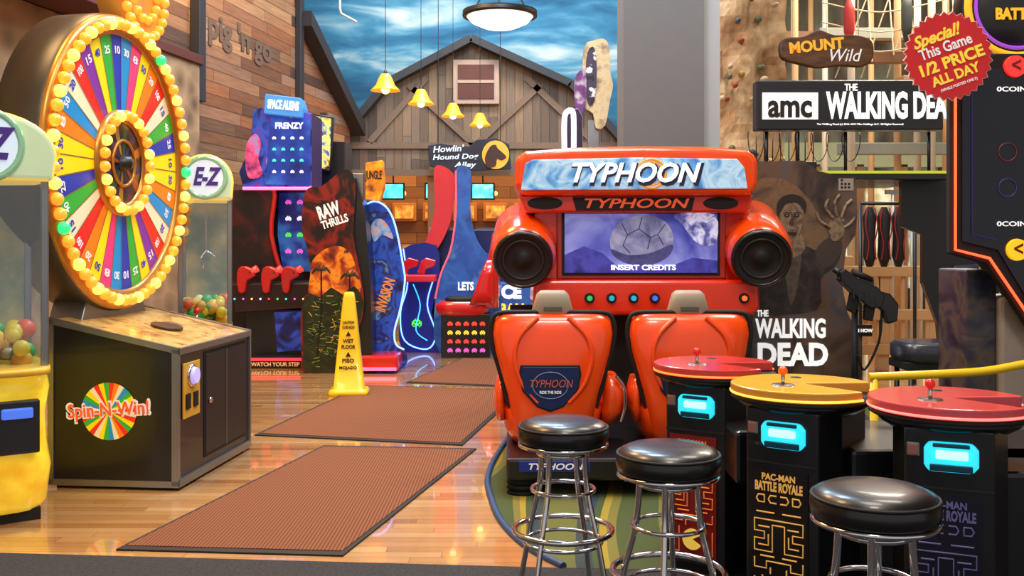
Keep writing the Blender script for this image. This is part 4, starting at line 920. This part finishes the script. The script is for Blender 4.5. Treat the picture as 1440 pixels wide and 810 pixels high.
for i in range(4):
    for j in range(5): invader('panel_invader_%d%d'%(i,j),q(636+j*11),-.506,w(451+i*12),.010,PX[[4,2,4,1][i]])
text('lets','LETS',(q(655),-.012,w(403)),.22,.12,W8,bold=.04)
box('ice_body',(q(700),q(748)),(.1,.9),(0,w(398)),bluep,.02); text('ice','ICE',(q(716),.09,w(412)),.34,.2,W8,bold=.06); text('ice2','BALL',(q(722),.09,w(436)),.4,.16,MC['px_2'],bold=.04)
prism('gun_cabinet',R([(562,352),(612,345),(616,400),(606,440),(616,470),(618,497),(566,497),(560,440),(568,400)],3),'y',.12,.8,[BLACK,M('cab_blue',(20,32,120),.4,emit=.3)])
tube('neon_a',[(q(a),.1,w(b)) for a,b in [(566,350),(572,400),(562,440),(568,480),(600,492),(612,470),(600,430),(608,395)]],.010,MC['neon_ice'],sm=5)
tube('neon_b',[(q(a),.1,w(b)) for a,b in [(580,400),(590,430),(584,465),(600,480)]],.008,M('neon_cy',(60,170,230),.3,emit=2),sm=5)
box('gun_deck',(q(562),q(614)),(-.15,.2),(w(396),w(386)),redc,.02)
for i,x in enumerate((572,596)): prism('raygun_%d'%i,R([(x-8,384),(x-4,368),(x+4,362),(x+18,366),(x+16,374),(x+4,378),(x+2,386)]),'y',-.12,-.03,REDF,.015)
invader('big_invader',q(585),.11,w(455),.02,PX[5])
prism('dome',R(ell(660,330,60,62,36,math.radians(-10),math.radians(190))),'y',.6,.62,GLASS)
tube('dome_rim',[(p[0],.6,p[1]) for p in R(ell(660,330,60,62,36,math.radians(-10),math.radians(190)))],.015,M('rim_lt',(170,190,210),.3))
box('dome_stand',(q(600),q(720)),(.5,.75),(0,w(322)),M('stand_navy',(24,36,90),.4),.02)

# cabinet with tall cutout topper (behind simulator)
k11=11.2/1400
g=grp('kiddie_prize_arcade',((830-720)*k11,11.2,0))
K=lambda p,sm=0: tr(p,830,k11,sm)
box('body',((792-830)*k11,(868-830)*k11),(.1,.7),(0,2.55),M('body_cream',(200,190,170),.5),.02)
prism('cutout_topper',K([(822,66),(834,57),(850,55),(857,68),(858,100),(862,120),(858,140),(851,176),(838,180),(834,160),(822,150),(818,118)],3),'y',0,.06,[BLACK,art('topper_cream',[(200,170,120),(226,206,160),(120,84,60)],6)])
prism('cutout_figure',K([(826,74),(836,68),(839,100),(836,140),(828,148),(823,120)],3),'y',-.012,0,art('fig_print',[(20,18,28),(60,50,80),(230,230,235),(30,26,40)],9,interp='CONSTANT'))
prism('cutout_figure_b',K([(808,112),(818,98),(824,104),(823,150),(815,160),(808,146)],3),'y',-.03,-.012,[BLACK,art('fig_purple',[(60,30,90),(120,60,130),(230,230,235)],8)])
prism('side_arch',K([(792,212),(791,165),(796,156),(812,154),(818,165),(819,212)]),'y',-.1,.1,[M('arch_white',(225,215,235),.3,emit=.5),M('arch_violet',(36,20,50),.4)],.01)
tube('arch_neon',[((a-830)*k11,-.11,H+(HY-b)*k11) for a,b in [(793,212),(793,168),(798,158),(804,158),(806,170),(806,212)]],.03,M('arch_lit',(250,235,255),.3,emit=1.2),sm=3)
box('support',(-.02,.1),(.05,.2),(2.5,2.95),STEEL)

# ------------------------------------------------------------ wet floor cone
g=grp('wet_floor_cone',((491-720)*10.3/1400,10.3,0),4)
loft('cone',[(0,0,0,.2,.17),(.035,0,0,.205,.175),(.06,0,0,.19,.16),(.075,0,0,.155,.13),(.55,0,0,.108,.09),(1.0,0,0,.06,.05),(1.05,0,0,.05,.04),(1.06,0,0,.035,.03)],YEL,n=7)
BT=M('print_black',(24,22,20),.5)
def ct(s,z,wd,h): 
    yy=-(.13-(z-.075)*.085)-.006
    text('cone_'+s.lower(),s,(0,yy,z),wd,h,BT,bold=.02,ext=.002)
ct('CAUTION',.75,.12,.03); ct('CUIDADO',.70,.125,.03); ct('WET',.56,.11,.04); ct('FLOOR',.50,.14,.04); ct('PISO',.36,.12,.04); ct('MOJADO',.29,.18,.04)
for z in (.635,.425): prism('warn_%.2f'%z,[(-.025,z-.02),(.025,z-.02),(0,z+.025)],'y',-(.13-(z-.03-.075)*.085)-.01,-.09+(z-.075)*.06,BT)

# ------------------------------------------------------------ lights
def area(name,loc,size,power,col,target=None):
    L=bpy.data.lights.new(name,'AREA'); L.shape='RECTANGLE'; L.size=size[0]; L.size_y=size[1]; L.energy=power; L.color=col
    o=bpy.data.objects.new(name,L); COL.objects.link(o); o.location=loc
    if target: o.rotation_euler=(Vector(target)-Vector(loc)).to_track_quat('-Z','Y').to_euler()
    return o
warm=(1,.62,.28); neu=(1,.9,.78); cool=(.6,.79,1)
area('ceiling_light_1',(-3.2,5.5,7.6),(1.6,1.6),330,warm)
area('ceiling_light_2',(-3.0,10.5,7.6),(1.6,2.4),430,warm)
area('ceiling_light_3',(1.2,4.0,7.6),(2,2),230,neu)
area('ceiling_light_4',(.1,8.6,7.6),(1.4,2),420,cool)
area('ceiling_light_5',(3.8,7.0,7.6),(2,2),240,neu)
area('ceiling_light_6',(-.5,13.8,7.6),(2.4,3),520,cool)
area('ceiling_light_7',(-.5,17.6,7.7),(5,1),380,neu,(-.5,20.5,4.5))
area('ceiling_light_8',(0,21.5,7.7),(9,.8),190,(.9,.95,1),(0,23.4,5))
area('ceiling_light_9',(7,15,7.7),(4,4),1000,neu)
area('alley_light',(-.8,20.6,3.6),(6,.6),150,warm)
area('front_fill_1',(.5,1.5,6.5),(1,1),150,neu,(1,7.5,1.6))  # added fill lamp from the camera side, brightens the simulator front
wd=bpy.data.worlds.new('World'); SC.world=wd; wd.use_nodes=True
wd.node_tree.nodes['Background'].inputs[0].default_value=(.95,.9,.88,1); wd.node_tree.nodes['Background'].inputs[1].default_value=.58

# ------------------------------------------------------------ camera
cd=bpy.data.cameras.new('camera'); cam=bpy.data.objects.new('camera',cd); COL.objects.link(cam)
cam.location=(0,0,H); cam.rotation_euler=(pi/2,0,0); cd.sensor_width=36; cd.lens=35; cd.shift_y=-68/1440; cd.clip_end=100
SC.camera=cam
SC.view_settings.view_transform='Standard'
